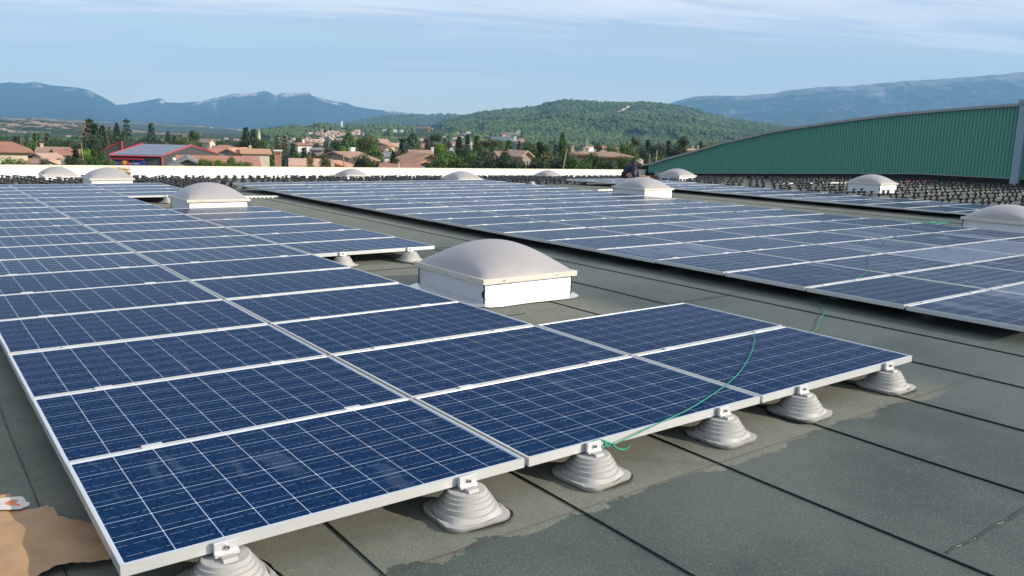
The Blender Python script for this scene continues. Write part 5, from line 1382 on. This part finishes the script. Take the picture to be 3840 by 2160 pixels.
# ================================================================= BUILDINGS
def window(parent, x, y, z, w, h, face, pane=None):
    "face: 'y-' wall facing local -y at y; 'x-' or 'x+' for side walls"
    t = 0.05
    if face == 'y-': fr = bxm(x-w/2, x+w/2, y-t, y-0.002, z, z+h); pn = bxm(x-w/2+.08, x+w/2-.08, y-t-0.01, y-t+0.01, z+.08, z+h-.08)
    elif face == 'x-': fr = bxm(x-t, x-0.002, y-w/2, y+w/2, z, z+h); pn = bxm(x-t-0.01, x-t+0.01, y-w/2+.08, y+w/2-.08, z+.08, z+h-.08)
    else: fr = bxm(x+0.002, x+t, y-w/2, y+w/2, z, z+h); pn = bxm(x+t-0.01, x+t+0.01, y-w/2+.08, y+w/2-.08, z+.08, z+h-.08)
    f = link('window', fr, M['white'], parent); link('pane', pn, pane or M['pane'], f); return f
def house(px, D, wpx, ridge_py, eave_py, deep, rot, wall, roofm, label, hip=False, gable_side=False, win=2, chim=None, group='houses of the town', base=None, over=0.4, cat='house', storeys=1):
    """local x along the ridge; the local -y side faces the camera when rot = 0. gable_side turns the gable end towards the camera"""
    W = wpx/F_PX*D; q_ = P(px, 600, D)
    zr, ze = P(px, ridge_py, D).z, P(px, eave_py, D).z
    zb = (ZG if base is None else base)
    rz = -(YAW+math.atan((px-1920)/F_PX))+rot + (math.pi/2 if gable_side else 0)
    e = empty('house', (q_.x, q_.y, zb), rz, label, cat, group)
    L, Dp = (W, deep) if not gable_side else (deep, W)
    hw = ze-zb; hr = zr-zb
    if gable_side: px_, py_ = L/2, Dp/2
    bm = bmesh.new()
    poly = [(-Dp/2, 0), (Dp/2, 0), (Dp/2, hw), (-Dp/2, hw)] if hip else [(-Dp/2, 0), (Dp/2, 0), (Dp/2, hw-0.1), (0, hr-0.16), (-Dp/2, hw-0.1)]
    prism(bm, poly, 'x', -L/2, L/2); link('wall', bm, wall, e)
    bm = bmesh.new(); o_ = over; t_ = 0.16
    dz = (hr-hw)/(Dp/2)*o_
    if hip:
        k = min(L, Dp)/2*0.95 if L > Dp else L/2*0.6
        ev = [bm.verts.new(v) for v in ((-L/2-o_, -Dp/2-o_, hw), (L/2+o_, -Dp/2-o_, hw), (L/2+o_, Dp/2+o_, hw), (-L/2-o_, Dp/2+o_, hw))]
        el = [bm.verts.new((v.co.x, v.co.y, hw+t_)) for v in ev]
        rd = [bm.verts.new((-L/2+k, 0, hr)), bm.verts.new((L/2-k, 0, hr))]
        bm.faces.new(ev[::-1])
        for i in range(4): bm.faces.new((ev[i], ev[(i+1) % 4], el[(i+1) % 4], el[i]))
        bm.faces.new((el[0], el[1], rd[1], rd[0])); bm.faces.new((el[2], el[3], rd[0], rd[1])); bm.faces.new((el[1], el[2], rd[1])); bm.faces.new((el[3], el[0], rd[0]))
        bmesh.ops.recalc_face_normals(bm, faces=bm.faces[:])
    else:
        poly = [(-Dp/2-o_, hw-dz-t_), (0, hr-t_*1.2), (Dp/2+o_, hw-dz-t_), (Dp/2+o_, hw-dz), (0, hr), (-Dp/2-o_, hw-dz)]
        prism(bm, poly, 'x', -L/2-o_, L/2+o_)
    rf = link('roof', bm, roofm, e)
    if chim:
        for (cx, cy, cw, chh, cm_) in chim:
            cw *= 0.72; chh *= 0.7
            bm = bxm(cx-cw/2, cx+cw/2, cy-cw/2, cy+cw/2, hw*0.9, hr+chh); box(bm, cx-cw/2-.06, cx+cw/2+.06, cy-cw/2-.06, cy+cw/2+.06, hr+chh+.003, hr+chh+0.12)
            link('chimney', bm, M[cm_], rf)
    if win:
        if gable_side:
            for i in range(win):
                y = -Dp/2+Dp*(i+.5)/win; window(e, -L/2, y, hw*0.62, min(1.1, Dp/win*.35), 1.1, 'x-'); 
            window(e, L/2, 0, hw*0.62, 1.0, 1.1, 'x+')
        else:
            for i in range(win):
                x = -L/2+L*(i+.5)/win; window(e, x, -Dp/2, hw*0.66, min(1.1, L/win*.35), 1.15, 'y-')
            window(e, -L/2, 0, hw*0.66, 1.0, 1.15, 'x-'); window(e, L/2, 0, hw*0.66, 1.0, 1.15, 'x+')
    return e
HOUSES = [
 # px, D, wpx, ridge, eave, deep, rot, wall, roof, label, opts
 (14, 88, 150, 530, 567, 9.0, 0.0, 'cream', 'tile', 'cream villa with hipped terracotta roof at the left picture edge', dict(hip=True, win=3, chim=[(-0.8, -0.5, 0.5, 0.4, 'tan')], over=0.55)),
 (205, 115, 90, 550, 562, 8, -0.05, 'tan', 'tilebrown', 'tan two-storey house with a square chimney left of the garage', dict(win=3, chim=[(-1.4, -0.6, 0.55, 0.45, 'tan')])),
 (252, 105, 76, 558, 574, 7, 0.1, 'grey', 'tile', 'grey house with blue shutters and terracotta roof behind the leaning pole', dict(win=2, chim=[(0.2, -0.8, 0.35, 0.2, 'brick')])),
 (172, 100, 50, 572, 583, 7, 0.2, 'cream', 'tilepink', 'low cream shed with pale tiles between the villa and the chimney house', dict(win=0)),
 (182, 92, 26, 590, 594, 4, 0.0, 'orangewall', 'tilepink', 'small orange walled annex beside the low cream shed', dict(win=0)),
 (138, 86, 42, 594, 604, 4, 0.5, 'white', 'tilepink', 'small white gabled shed right of the left villa', dict(win=0, gable_side=True)),
 (818, 76, 236, 583, 618, 11, 0.0, 'rose', 'tile', 'long terracotta roof of the building left of the brick chimney', dict(win=0, over=0.7)),
 (703, 72, 96, 583, 606, 8, 0.0, 'grey', 'slate', 'grey gable with dark barge boards in front of the garage', dict(gable_side=True, win=0, over=0.5)),
 (812, 150, 60, 554, 572, 8, 0.35, 'cream', 'tile', 'cream gable with terracotta roof directly right of the garage', dict(win=0)),
 (842, 200, 80, 543, 556, 8, 0.1, 'white', 'tile', 'farther house with hipped red roof and white chimney behind the cream gable', dict(hip=True, win=2, chim=[(-3, 0, 0.6, 0.5, 'white')])),
 (890, 130, 70, 553, 570, 9, -0.3, 'grey', 'tileorange', 'grey gable with arched opening and orange roof left of the pines', dict(gable_side=True, win=2)),
 (955, 128, 92, 557, 570, 8, 0.06, 'cream', 'tileorange', 'long cream house with orange roof directly left of the brick chimney', dict(win=0, chim=[(-0.6, 0, 0.5, 0.5, 'tan')])),
 (775, 290, 24, 521, 531, 9, 0.5, 'cream', 'tilepink', 'tall narrow cream house standing behind the olive tree', dict(win=1, gable_side=True)),
 (1165, 82, 130, 594, 612, 8, 0.02, 'tan', 'tilepink', 'low house with wide pale pink tiled roof right of the brick chimney', dict(win=0, over=0.4)),
 (1245, 84, 40, 600, 618, 6, 0.7, 'tan', 'tileorange', 'tan end wall with orange roof joined to the pale tiled house', dict(win=0)),
 (1298, 105, 92, 567, 592, 9, 0.55, 'rose', 'tilebrown', 'brown tiled house with big white chimney behind the wooden pole', dict(win=2, chim=[(1.5, 1, 0.8, 0.5, 'white')])),
 (1332, 92, 46, 591, 613, 6, 0.1, 'white', 'tilebrown', 'white gable end at the right of the brown tiled house', dict(gable_side=True, win=1)),
 (1128, 190, 52, 533, 544, 8, 0.25, 'white', 'tile', 'white house with red hipped roof and tall chimney above the blue spruce', dict(hip=True, win=2, chim=[(0.4, -1, 0.6, 0.8, 'white')])),
 (1195, 165, 40, 553, 559, 7, -0.1, 'grey', 'slate', 'modern grey flat-roofed house beside the plum tree', dict(win=2)),
 (1458, 150, 52, 571, 583, 8, 0.15, 'white', 'slate', 'white house with flat grey roof right of the biggest tree', dict(win=1)),
 (1500, 66, 115, 612, 622, 7, 0.0, 'rose', 'tile', 'low red tiled roof just above the parapet, left of the white vent pipe', dict(win=0)),
 (1542, 78, 92, 594, 611, 8, 0.3, 'grey', 'tileorange', 'grey gable with one window and orange roof, nearer of the two', dict(gable_side=True, win=1)),
 (1575, 100, 96, 573, 590, 9, 0.25, 'rose', 'tileorange', 'rose-grey gable with two windows, farther of the two stacked gables', dict(gable_side=True, win=2)),
 (1572, 125, 76, 561, 573, 8, 0.05, 'cream', 'tilebrown', 'cream house with brown roof and an aerial behind the stacked gables', dict(win=2, chim=[(2, 0, .5, .4, 'white')])),
 (2205, 92, 96, 567, 580, 9, 0.08, 'rose', 'tilebrown', 'brown-tiled villa wing with tall chimney left of the poles', dict(hip=True, win=2, chim=[(-1.8, -0.6, 0.5, 0.6, 'tan')])),
 (2275, 88, 116, 568, 588, 9, 0.15, 'rose', 'tilebrown', 'brown-tiled villa with shaded window behind the crouching man', dict(hip=True, win=2, chim=[(-2.4, 0.2, 0.35, 0.4, 'tan')], over=0.7)),
 (1942, 125, 34, 562, 576, 7, 0.4, 'rose', 'tilepink', 'pale tiled gable peeping out between dark trees', dict(win=1, gable_side=True)),
 (1882, 130, 44, 567, 582, 7, 0.2, 'rose', 'tilebrown', 'brown roofed house almost hidden by pines', dict(win=1)),
 (2590, 150, 40, 556, 566, 8, 0.1, 'rose', 'tilepink', 'pink house with three chimneys just left of the green hall roof', dict(hip=True, win=2, chim=[(-1, 0, .4, .5, 'tan'), (0.3, 0, .4, .6, 'tan'), (1.2, 0, .4, .6, 'tan')])),
 (2250, 300, 34, 546, 556, 8, 0.2, 'cream', 'tile', 'small cream house with steep red roof under the forest hill', dict(win=1)),
 (2212, 260, 18, 548, 554, 6, -0.4, 'white', 'tilepink', 'small white gable beside the thin grey mast', dict(win=1)),
 (2312, 280, 14, 551, 560, 6, 0.1, 'rose', 'tile', 'tiny red roofed house right of the cream steep-roofed house', dict(win=1)),
 (1435, 300, 30, 521, 533, 10, 0.2, 'cream', 'tilepink', 'cream block with flat pale roof right of the biggest tree', dict(win=2)),
 (1443, 260, 24, 536, 545, 8, 0.6, 'tan', 'tileorange', 'tan gable below the cream block', dict(win=1)),
 (1440, 220, 30, 547, 560, 8, 0.3, 'white', 'tile', 'white house with steep red roof above the round hedge', dict(win=1, gable_side=True)),
 (1487, 280, 32, 536, 548, 8, 0.0, 'rose', 'tilepink', 'rose house with pale roof left of the blue-green conifer', dict(win=2)),
 (1460, 330, 26, 537, 541, 8, 0.0, 'tan', 'tile', 'low red roof between the tan gable and the rose house', dict(win=0)),
 (1580, 300, 34, 537, 547, 8, 0.05, 'white', 'tile', 'white house with red roof right of the dark column tree', dict(win=2)),
 (1583, 260, 28, 549, 556, 8, 0.2, 'white', 'tile', 'second white red-roofed house just below the one by the dark column tree', dict(win=1)),
 (1680, 420, 20, 532, 538, 8, 0.2, 'white', 'tile', 'left of two white houses with red hipped roofs above the bright trees', dict(hip=True, win=1)),
 (1699, 430, 18, 530, 536, 8, 0.2, 'white', 'tile', 'right of two white houses with red hipped roofs above the bright trees', dict(hip=True, win=1)),
 (1693, 380, 36, 540, 546, 8, 0.0, 'white', 'tilepink', 'low white house below the two hipped red roofs', dict(win=2)),
 (1762, 400, 26, 525, 532, 9, 0.1, 'white', 'tile', 'house with wide red gable between dark conifers', dict(win=2, gable_side=True)),
 (1732, 390, 14, 537, 543, 7, 0.3, 'rose', 'tile', 'tiny rose house left of the wide red gable', dict(win=1)),
]
for h in HOUSES:
    px, D, w, r_, ev, dp, rot_, wl, rf, lab, kw = h
    house(px, D, w, r_, ev, dp, rot_, M[wl], M[rf], lab, **kw)
# blue shutters on the grey house
# red-edged garage with solar roof and sign
D = 96.0
def loc(px, py, D_): return P(px, py, D_)
W_ = 148/F_PX*D
gq = P(512, 600, D); GZ = ZG
ga = empty('garage_building', (gq.x, gq.y, GZ), -YAW+0.12, 'charcoal garage with red edges, solar roof and blue sign', 'garage')
ridge_z, eave_z = P(660, 542, D+9).z-GZ-0.22, P(600, 584, D).z-GZ-0.12
xl, xr = P(417, 590, D), P(608, 590, D)
Lg = (xr-xl).length; dp = 17.0
cx = (xl+xr)/2; ga.location = (cx.x, cx.y, GZ)
dirv_ = (xr-xl); ga.rotation_euler = (0, 0, math.atan2(dirv_.y, dirv_.x))
bm = bmesh.new(); prism(bm, [(0, 0), (dp, 0), (dp, eave_z), (dp/2, ridge_z-0.05), (0, eave_z)], 'x', -Lg/2, Lg/2); link('wall', bm, M['charcoal'], ga)
bm = bmesh.new(); prism(bm, [(-0.3, eave_z), (dp/2, ridge_z+0.02), (dp+0.3, eave_z), (dp+0.3, eave_z+0.12), (dp/2, ridge_z+0.16), (-0.3, eave_z+0.12)], 'x', -Lg/2-0.1, Lg/2+0.1); rf = link('roof', bm, M['zinc'], ga)
nP = 12
sl_len = math.hypot(dp/2, ridge_z-eave_z); sl_a = math.atan2(ridge_z-eave_z, dp/2)
for i in range(nP):
    for j in range(3):
        a0 = Lg*(i/nP)-Lg/2+0.15; b0 = sl_len*j/3+0.12
        bm = bxm(0, Lg/nP-0.06, 0, sl_len/3-0.05, 0, 0.04); o = link('roof_panel', bm, M['pvroof'], rf); o.location = (a0, b0*math.cos(sl_a)-0.02, eave_z+0.16+b0*math.sin(sl_a)); o.rotation_euler = (sl_a, 0, 0)
def bar(p0, p1, r, m_, parent, name='red_trim'):
    bm = bmesh.new(); tube(bm, [p0, p1], r, 4); return link(name, bm, m_, parent)
for x in (-Lg/2-0.12, Lg/2+0.12):
    bar((x, -0.3, eave_z+0.1), (x, dp/2, ridge_z+0.2), 0.09, M['red'], ga); bar((x, dp/2, ridge_z+0.2), (x, dp+0.3, eave_z+0.1), 0.09, M['red'], ga)
bar((-Lg/2, -0.32, eave_z+0.02), (Lg/2, -0.32, eave_z+0.02), 0.07, M['red'], ga); bar((Lg/2, -0.05, 0), (Lg/2, -0.05, eave_z), 0.09, M['red'], ga); bar((-Lg/2, -0.05, 0), (-Lg/2, -0.05, eave_z), 0.09, M['red'], ga)
# rear higher wing
D2 = 122.0
a1, a2 = P(459, 560, D2), P(625, 560, D2); L2 = (a2-a1).length
wg = empty('garage_rear_wing', ((a1.x+a2.x)/2, (a1.y+a2.y)/2, GZ), ga.rotation_euler[2], 'taller charcoal wing with red corner posts behind the garage roof', 'building')
hz = P(540, 534, D2).z-GZ
bm = bmesh.new(); prism(bm, [(0, 0), (9, 0), (9, hz-2.2), (0, hz)], 'x', -L2/2, L2/2); link('wall', bm, M['charcoal'], wg)
bm = bmesh.new(); prism(bm, [(-L2/2-2.75, 0), (-L2/2-0.02, 0), (-L2/2-0.02, hz-0.1), (-L2/2-2.75, hz-1.15)], 'y', 0.05, 9); link('side_bay', bm, M['charcoal'], wg)
for x in (-L2/2, L2/2): bar((x, -0.06, 0), (x, -0.06, hz+0.1), 0.10, M['red'], wg, 'red_post')
bar((-L2/2-2.8, -0.03, hz-1.15), (-L2/2, -0.03, hz), 0.09, M['red'], wg)
# sign board with lettering
sx0 = -Lg/2+0.55; sx1 = sx0+(P(541, 598, D)-P(427, 598, D)).length; sz1 = eave_z-0.16; sz0 = sz1-0.98
sg = empty('shop_sign', ga.location, ga.rotation_euler[2], 'blue and red shop sign under the garage eaves', 'sign')
link('board', bxm(sx0, sx1, -0.42, -0.34, sz0, sz1-0.30), M['blue'], sg); link('awning', bxm(sx0-0.1, sx1-0.1, -0.75, -0.36, sz1-0.22, sz1-0.10), M['red'], sg)
cxm = sx0+(sx1-sx0)*0.365
link('logo_panel', bxm(cxm-0.42, cxm+0.42, -0.62, -0.45, sz0-0.12, sz1-0.3), M['red'], sg); link('logo_base', bxm(cxm-0.42, cxm+0.42, -0.64, -0.43, sz0-0.26, sz0-0.125), M['letter'], sg)
bm = bmesh.new(); lathe(bm, [(0.24, 0), (0.24, 0.03)], 16, shape=lambda r, a, z: r*(1+0.18*math.cos(8*a)))
o = link('sun_emblem', bm, M['yellow'], sg); o.rotation_euler = (math.pi/2, 0, 0); o.location = (cxm, -0.625, (sz0+sz1)/2-0.1)
def text(s, x, z, size, parent, m_, y=-0.43, name='lettering', rz=0):
    cu = bpy.data.curves.new(name, 'FONT'); cu.body = s; cu.size = size; cu.extrude = 0.006; cu.align_x = 'CENTER'
    cu.materials.append(m_); t_ = bpy.data.objects.new(name, cu); COL.objects.link(t_)
    bpy.context.view_layer.update()
    me = bpy.data.meshes.new_from_object(t_); bpy.data.objects.remove(t_)
    o = link(name, me, None, parent); o.rotation_euler = (math.pi/2, 0, rz); o.location = (x, y, z); return o
w_ = sx1-sx0
text('Garage', sx0+w_*0.14, sz0+0.22, 0.36, sg, M['letter']); text('des', sx0+w_*0.51, sz0+0.22, 0.34, sg, M['letter']); text('Alpes', sx0+w_*0.70, sz0+0.22, 0.36, sg, M['letter'])
# globe lamp and brick chimney stack
bm = bmesh.new(); bmesh.ops.create_uvsphere(bm, u_segments=14, v_segments=8, radius=0.16)
q = P(652, 597, 70.0); lp = empty('globe_lamp', (q.x, q.y, ZG), 0, 'white globe lamp in front of the garage side wall', 'lamp')
o = link('globe', bm, M['white'], lp, True); o.location = (0, 0, q.z-ZG)
bm = bmesh.new(); tube(bm, [(0, 0, 0), (0, 0, q.z-ZG-0.15)], 0.04, 6); link('post', bm, M['zinc'], lp)
q = P(1042, 600, 58.0); ck = empty('chimney_stack', (q.x, q.y, ZG), -YAW+0.35, 'big brick chimney stack with pale cap just beyond the parapet', 'chimney')
hT = P(1042, 567, 58).z-ZG; wC = 0.23
link('stack', bxm(-wC, wC, -wC, wC, 0, hT), M['brick'], ck); link('cap', bxm(-wC-.07, wC+.07, -wC-.07, wC+.07, hT+.003, hT+.09), M['white'], ck)
for i in range(3): link('vent', bxm(-0.15+0.11*i, -0.09+0.11*i, -wC-.006, -wC-.001, hT-.22, hT-.08), M['dark'], ck)
# poles and masts
def pole(px, top, pxb, D_, r, m_, label, arms=0, name='utility_pole'):
    a = P(px, top, D_)
    def prj(v): v = v-CAM; w_ = v.dot(CW); return 1920+F_PX*v.dot(CR)/w_, 1080-F_PX*v.dot(CU)/w_
    low = Vector((a.x, a.y, P(px, 615, D_).z)); off = (pxb-px)/F_PX*D_      # lean seen above the parapet
    slp = off/max(0.3, a.z-low.z) if abs(pxb-px) > 0.5 else 0
    basep = Vector((a.x, a.y, ZG))+Vector((CR.x, CR.y, 0)).normalized()*slp*(a.z-ZG)
    e_ = empty(name, basep, 0, label, 'pole'); bm_ = bmesh.new(); tube(bm_, [(0, 0, 0), tuple(a-basep)], lambda t: r*(1-0.35*t), 8); link('shaft', bm_, m_, e_)
    for i in range(arms):
        z_ = (a-basep)*(0.97-0.04*i); bm_ = bmesh.new(); tube(bm_, [tuple(z_-CR*0.5), tuple(z_+CR*0.5)], 0.03, 5); link('crossarm', bm_, m_, e_)
    return e_
pole(304, 537, 309, 70, 0.05, M['wood'], 'grey leaning pole beside the bright bush at left')
pole(2125, 559, 2117, 60, 0.075, M['wood'], 'thick leaning wooden pole behind the parapet, left of the villa', 0)
pole(2437, 578, 2437, 62, 0.05, M['wood'], 'shorter of the two bare wooden poles right of the man')
pole(2464, 564, 2461, 62, 0.085, M['wood'], 'taller of the two bare wooden poles right of the man')
pole(1286, 577, 1290, 62, 0.075, M['wood'], 'short square wooden pole before the brown tiled house')
pole(1496, 607, 1496, 56, 0.04, M['white'], 'white vent pipe above the low red roof', 0, 'vent_pipe')
pole(2200, 519, 2200, 320, 0.5, M['zinc'], 'thin grey mast below the forest hill', 0, 'mast')
pole(1249, 556, 1250, 118, 0.05, M['zinc'], 'thin television aerial mast beside the brown tiled house', 3, 'aerial')
pole(1553, 558, 1553, 112, 0.05, M['zinc'], 'television aerial on the roof above the grey gables', 3, 'aerial')
# cables between the poles
a, b_ = P(2125, 566, 60), P(2437, 583, 62)
bm = bmesh.new(); tube(bm, [tuple(a.lerp(b_, t/14)-Vector((0, 0, 1.2*4*(t/14)*(1-t/14)*0.25))) for t in range(15)], 0.012, 4); tag(link('cable', bm, M['dark']), 'thin black cable slung between the wooden poles', 'cable')
a, b_ = P(-20, 566, 80), P(125, 584, 82)
bm = bmesh.new(); tube(bm, [tuple(a.lerp(b_, t/10)) for t in range(11)], 0.014, 4); tag(link('cable', bm, M['dark']), 'thin black cable crossing the left villa', 'cable')

# town on the hill and scattered buildings of the valley
for (px, by, w, h, wl, rf, lab) in FAR:
    if not lab: continue
    q_ = hit(px, by)
    if q_ is None: continue
    D_ = (q_-CAM).dot(CW)
    w *= 1.25; h *= 1.25; Wm = w/F_PX*D_
    gz = q_.z-0.5
    house(px, D_, w, by-h, by-h*0.58, max(5, Wm*0.7), random.uniform(-.5, .5), M[wl], M[rf], lab, win=2 if w > 9 else 0, base=gz, over=0.25, group='far houses of the valley and hill town', hip=(w > 12 and random.random() < .5))
rnd = random.Random(77)
ZONES = [((1020, 1300), (514, 545), 34, 'small pale tiled house packed into the lower town left of the biggest round tree', 'packed lower town houses'),
         ((1150, 1300), (494, 512), 12, 'small cream house stacked on the slope of the hill town', 'stacked hill town houses'),
         ((1420, 1640), (522, 545), 18, 'small red-roofed house between the column tree and the conifers', 'houses beyond the column tree'),
         ((1640, 1960), (500, 535), 16, 'small pale house scattered below the forest hill', 'scattered houses below the forest hill'),
         ((0, 960), (515, 540), 10, 'small pale house half hidden by the far trees at left', 'half hidden far houses')]
for (xa, xb), (ya, yb), n_, lab, grp in ZONES:
    for i in range(n_):
        px, by = rnd.uniform(xa, xb), rnd.uniform(ya, yb); w, h = rnd.uniform(8, 17), rnd.uniform(6, 9)
        q_ = hit(px, by)
        if q_ is None: continue
        D_ = (q_-CAM).dot(CW); Wm = w/F_PX*D_
        house(px, D_, w, by-h, by-h*0.55, max(5, Wm*0.7), rnd.uniform(-.6, .6), M[rnd.choice(['white', 'white', 'cream', 'cream', 'rose'])], M[rnd.choice(['tile', 'tilepink', 'tilepink', 'tileorange'])], lab, win=2 if w > 11 else 0, base=q_.z-0.5, over=0.25, group=grp, hip=rnd.random() < .4)
def block(px, by, w, h, m_, label, deep=None, cat='building', name='apartment_block', rows=0, colsn=0, rot_=0.2, capm=None):
    q_ = hit(px, by); D_ = (q_-CAM).dot(CW); k_ = D_/F_PX; Wm, Hm = w*k_, h*k_; dp_ = deep or Wm*0.6
    e_ = empty(name, (q_.x, q_.y, q_.z-0.8), -YAW+rot_, label, cat)
    link('wall', bxm(-Wm/2, Wm/2, -dp_/2, dp_/2, 0, Hm), m_, e_); link('roof', bxm(-Wm/2-.2, Wm/2+.2, -dp_/2-.2, dp_/2+.2, Hm+.01, Hm+0.4), capm or M['white'], e_)
    for r_ in range(rows):
        for c_ in range(colsn):
            x_ = -Wm/2+Wm*(c_+.5)/colsn; z_ = Hm*(r_+.45)/rows
            f_ = link('window', bxm(x_-Wm/colsn*.2, x_+Wm/colsn*.2, -dp_/2-.06, -dp_/2-.01, z_, z_+Hm/rows*.30), M['pane'], e_)
    return e_
block(1442, 493, 14, 10, M['white'], 'left of three white apartment cubes on the slope', rows=3, colsn=3, rot_=0.0)
block(1483, 497, 14, 13, M['white'], 'middle of three white apartment cubes on the slope', rows=4, colsn=3, rot_=0.1)
block(1505, 497, 13, 12, M['white'], 'right of three white apartment cubes on the slope', rows=4, colsn=3, rot_=-0.1)
block(1912, 510, 44, 16, M['grey'], 'long grey banded office block at the foot of the forest hill', rows=4, colsn=8, rot_=0.1, capm=M['zinc'])
block(1943, 511, 16, 22, M['cream'], 'square cream tower block at the foot of the forest hill', rows=5, colsn=2, rot_=0.0)
block(1885, 526, 80, 14, M['bluegrey'], 'long blue-grey factory hall below the tower block', rot_=0.0, capm=M['zinc'], deep=40)
block(1932, 530, 11, 20, M['white'], 'white stair tower at the end of the blue-grey factory', rot_=0.0)
block(1675, 483, 30, 6, M['white'], 'long low white building on the slope right of the crane', rot_=0.0)
# stone tower on the crest
q_ = hit(1281, 479); D_ = (q_-CAM).dot(CW); k_ = D_/F_PX
tw = empty('hilltop_tower', (q_.x, q_.y, q_.z-1), 0.1, 'slim pale stone tower on the crest of the town hill', 'tower')
link('shaft', bxm(-3.2*k_, 3.2*k_, -3*k_, 3*k_, 0, 24*k_), M['cream'], tw); link('parapet', bxm(-2.2*k_, 3.2*k_, -3.3*k_, 3.3*k_, 24*k_+.01, 26*k_), M['cream'], tw); link('low_wing', bxm(3.3*k_, 16*k_, -3*k_, 3*k_, 0, 5*k_), M['tan'], tw)
# church spire between the pines
D_ = 330.0; q_ = P(974, 600, D_); k_ = D_/F_PX; hs = P(972, 481, D_).z-ZG; hb = P(974, 518, D_).z-ZG
sp = empty('church_spire', (q_.x, q_.y, ZG), 0.4, 'pale stone church spire rising behind the dark pines', 'church')
link('tower', bxm(-5.5*k_, 5.5*k_, -5.5*k_, 5.5*k_, 0, hb), M['cream'], sp)
bm = bmesh.new(); lathe(bm, [(6*k_, hb+.01), (3.6*k_, hb+(hs-hb)*.4), (0.3*k_, hs)], 8); link('steeple', bm, M['cream'], sp)
for i in range(4):
    a = i*1.571+0.785; bm = bmesh.new(); lathe(bm, [(1.3*k_, hb+.02), (1.1*k_, hb+3*k_), (0.1, hb+7*k_)], 6, cx=4.6*k_*math.cos(a), cy=4.6*k_*math.sin(a)); link('pinnacle', bm, M['cream'], sp)
# orange tower crane
q_ = hit(1608, 497); D_ = (q_-CAM).dot(CW); k_ = D_/F_PX
cr = empty('tower_crane', (q_.x, q_.y, q_.z), 0, 'orange tower crane with long jib standing over the valley', 'crane')
def lat(p0, p1, w, name):
    bm_ = bmesh.new(); p0, p1 = Vector(p0), Vector(p1); d_ = (p1-p0).normalized(); s_ = d_.cross(Vector((0, 1, 0.01))).normalized()*w; u_ = Vector((0, 1, 0))*w
    for o_ in (s_+u_, s_-u_, -s_+u_, -s_-u_): tube(bm_, [tuple(p0+o_), tuple(p1+o_)], w*0.45, 4)
    n_2 = 12
    for i in range(n_2):
        a_ = p0.lerp(p1, i/n_2); b2 = p0.lerp(p1, (i+1)/n_2); tube(bm_, [tuple(a_+s_+u_), tuple(b2-s_-u_)], w*0.25, 3)
    return link(name, bm_, M['craneorange'], cr)
hq = P(1608, 473, D_).z-q_.z; R_ = CR
lat((0, 0, 0), (0, 0, hq), 1.5*k_, 'crane_mast'); e1 = R_*(-44*k_); e2 = R_*(14*k_); zz_ = P(1608, 480, D_).z-q_.z
lat((0, 0, zz_), (e1.x, e1.y, zz_+2*k_), 1.4*k_, 'jib'); lat((0, 0, zz_), (e2.x, e2.y, zz_-1*k_), 1.3*k_, 'counter_jib')
link('counterweight', bxm(e2.x-2*k_, e2.x+1*k_, e2.y-1*k_, e2.y+1*k_, zz_-4*k_, zz_-0.5*k_), M['white'], cr)

# ================================================================= AIR
zt = max(P(x_, T['mt3'].ridge_px(x_), T['mt3'].D).z for x_ in range(2250, 5300, 50))
zt = max(zt, max(P(x_, T['mt2'].ridge_px(x_), T['mt2'].D).z for x_ in range(100, 1900, 50)), max(P(x_, T['mt1'].ridge_px(x_), T['mt1'].D).z for x_ in range(-1400, 860, 50)))+60
bm = bxm(-9500, 9500, -2500, 9760, ZG-1.0, zt)
for v in bm.verts: v.co = Vector((CAM.x+HR.x*v.co.x+HF.x*v.co.y, CAM.y+HR.y*v.co.x+HF.y*v.co.y, v.co.z))
m = bpy.data.materials.new('air'); m.use_nodes = True; nt = m.node_tree
for n_ in list(nt.nodes): nt.nodes.remove(n_)
pv = nt.nodes.new('ShaderNodeVolumePrincipled'); mo = nt.nodes.new('ShaderNodeOutputMaterial'); nt.links.new(pv.outputs[0], mo.inputs['Volume'])
pv.inputs['Color'].default_value = (0.28, 0.60, 1.0, 1); pv.inputs['Density'].default_value = 1.15e-4; pv.inputs['Anisotropy'].default_value = 0.0
hz_ = link('haze', bm, m); tag(hz_, 'blue summer haze over the valley', 'haze', None, 'stuff')
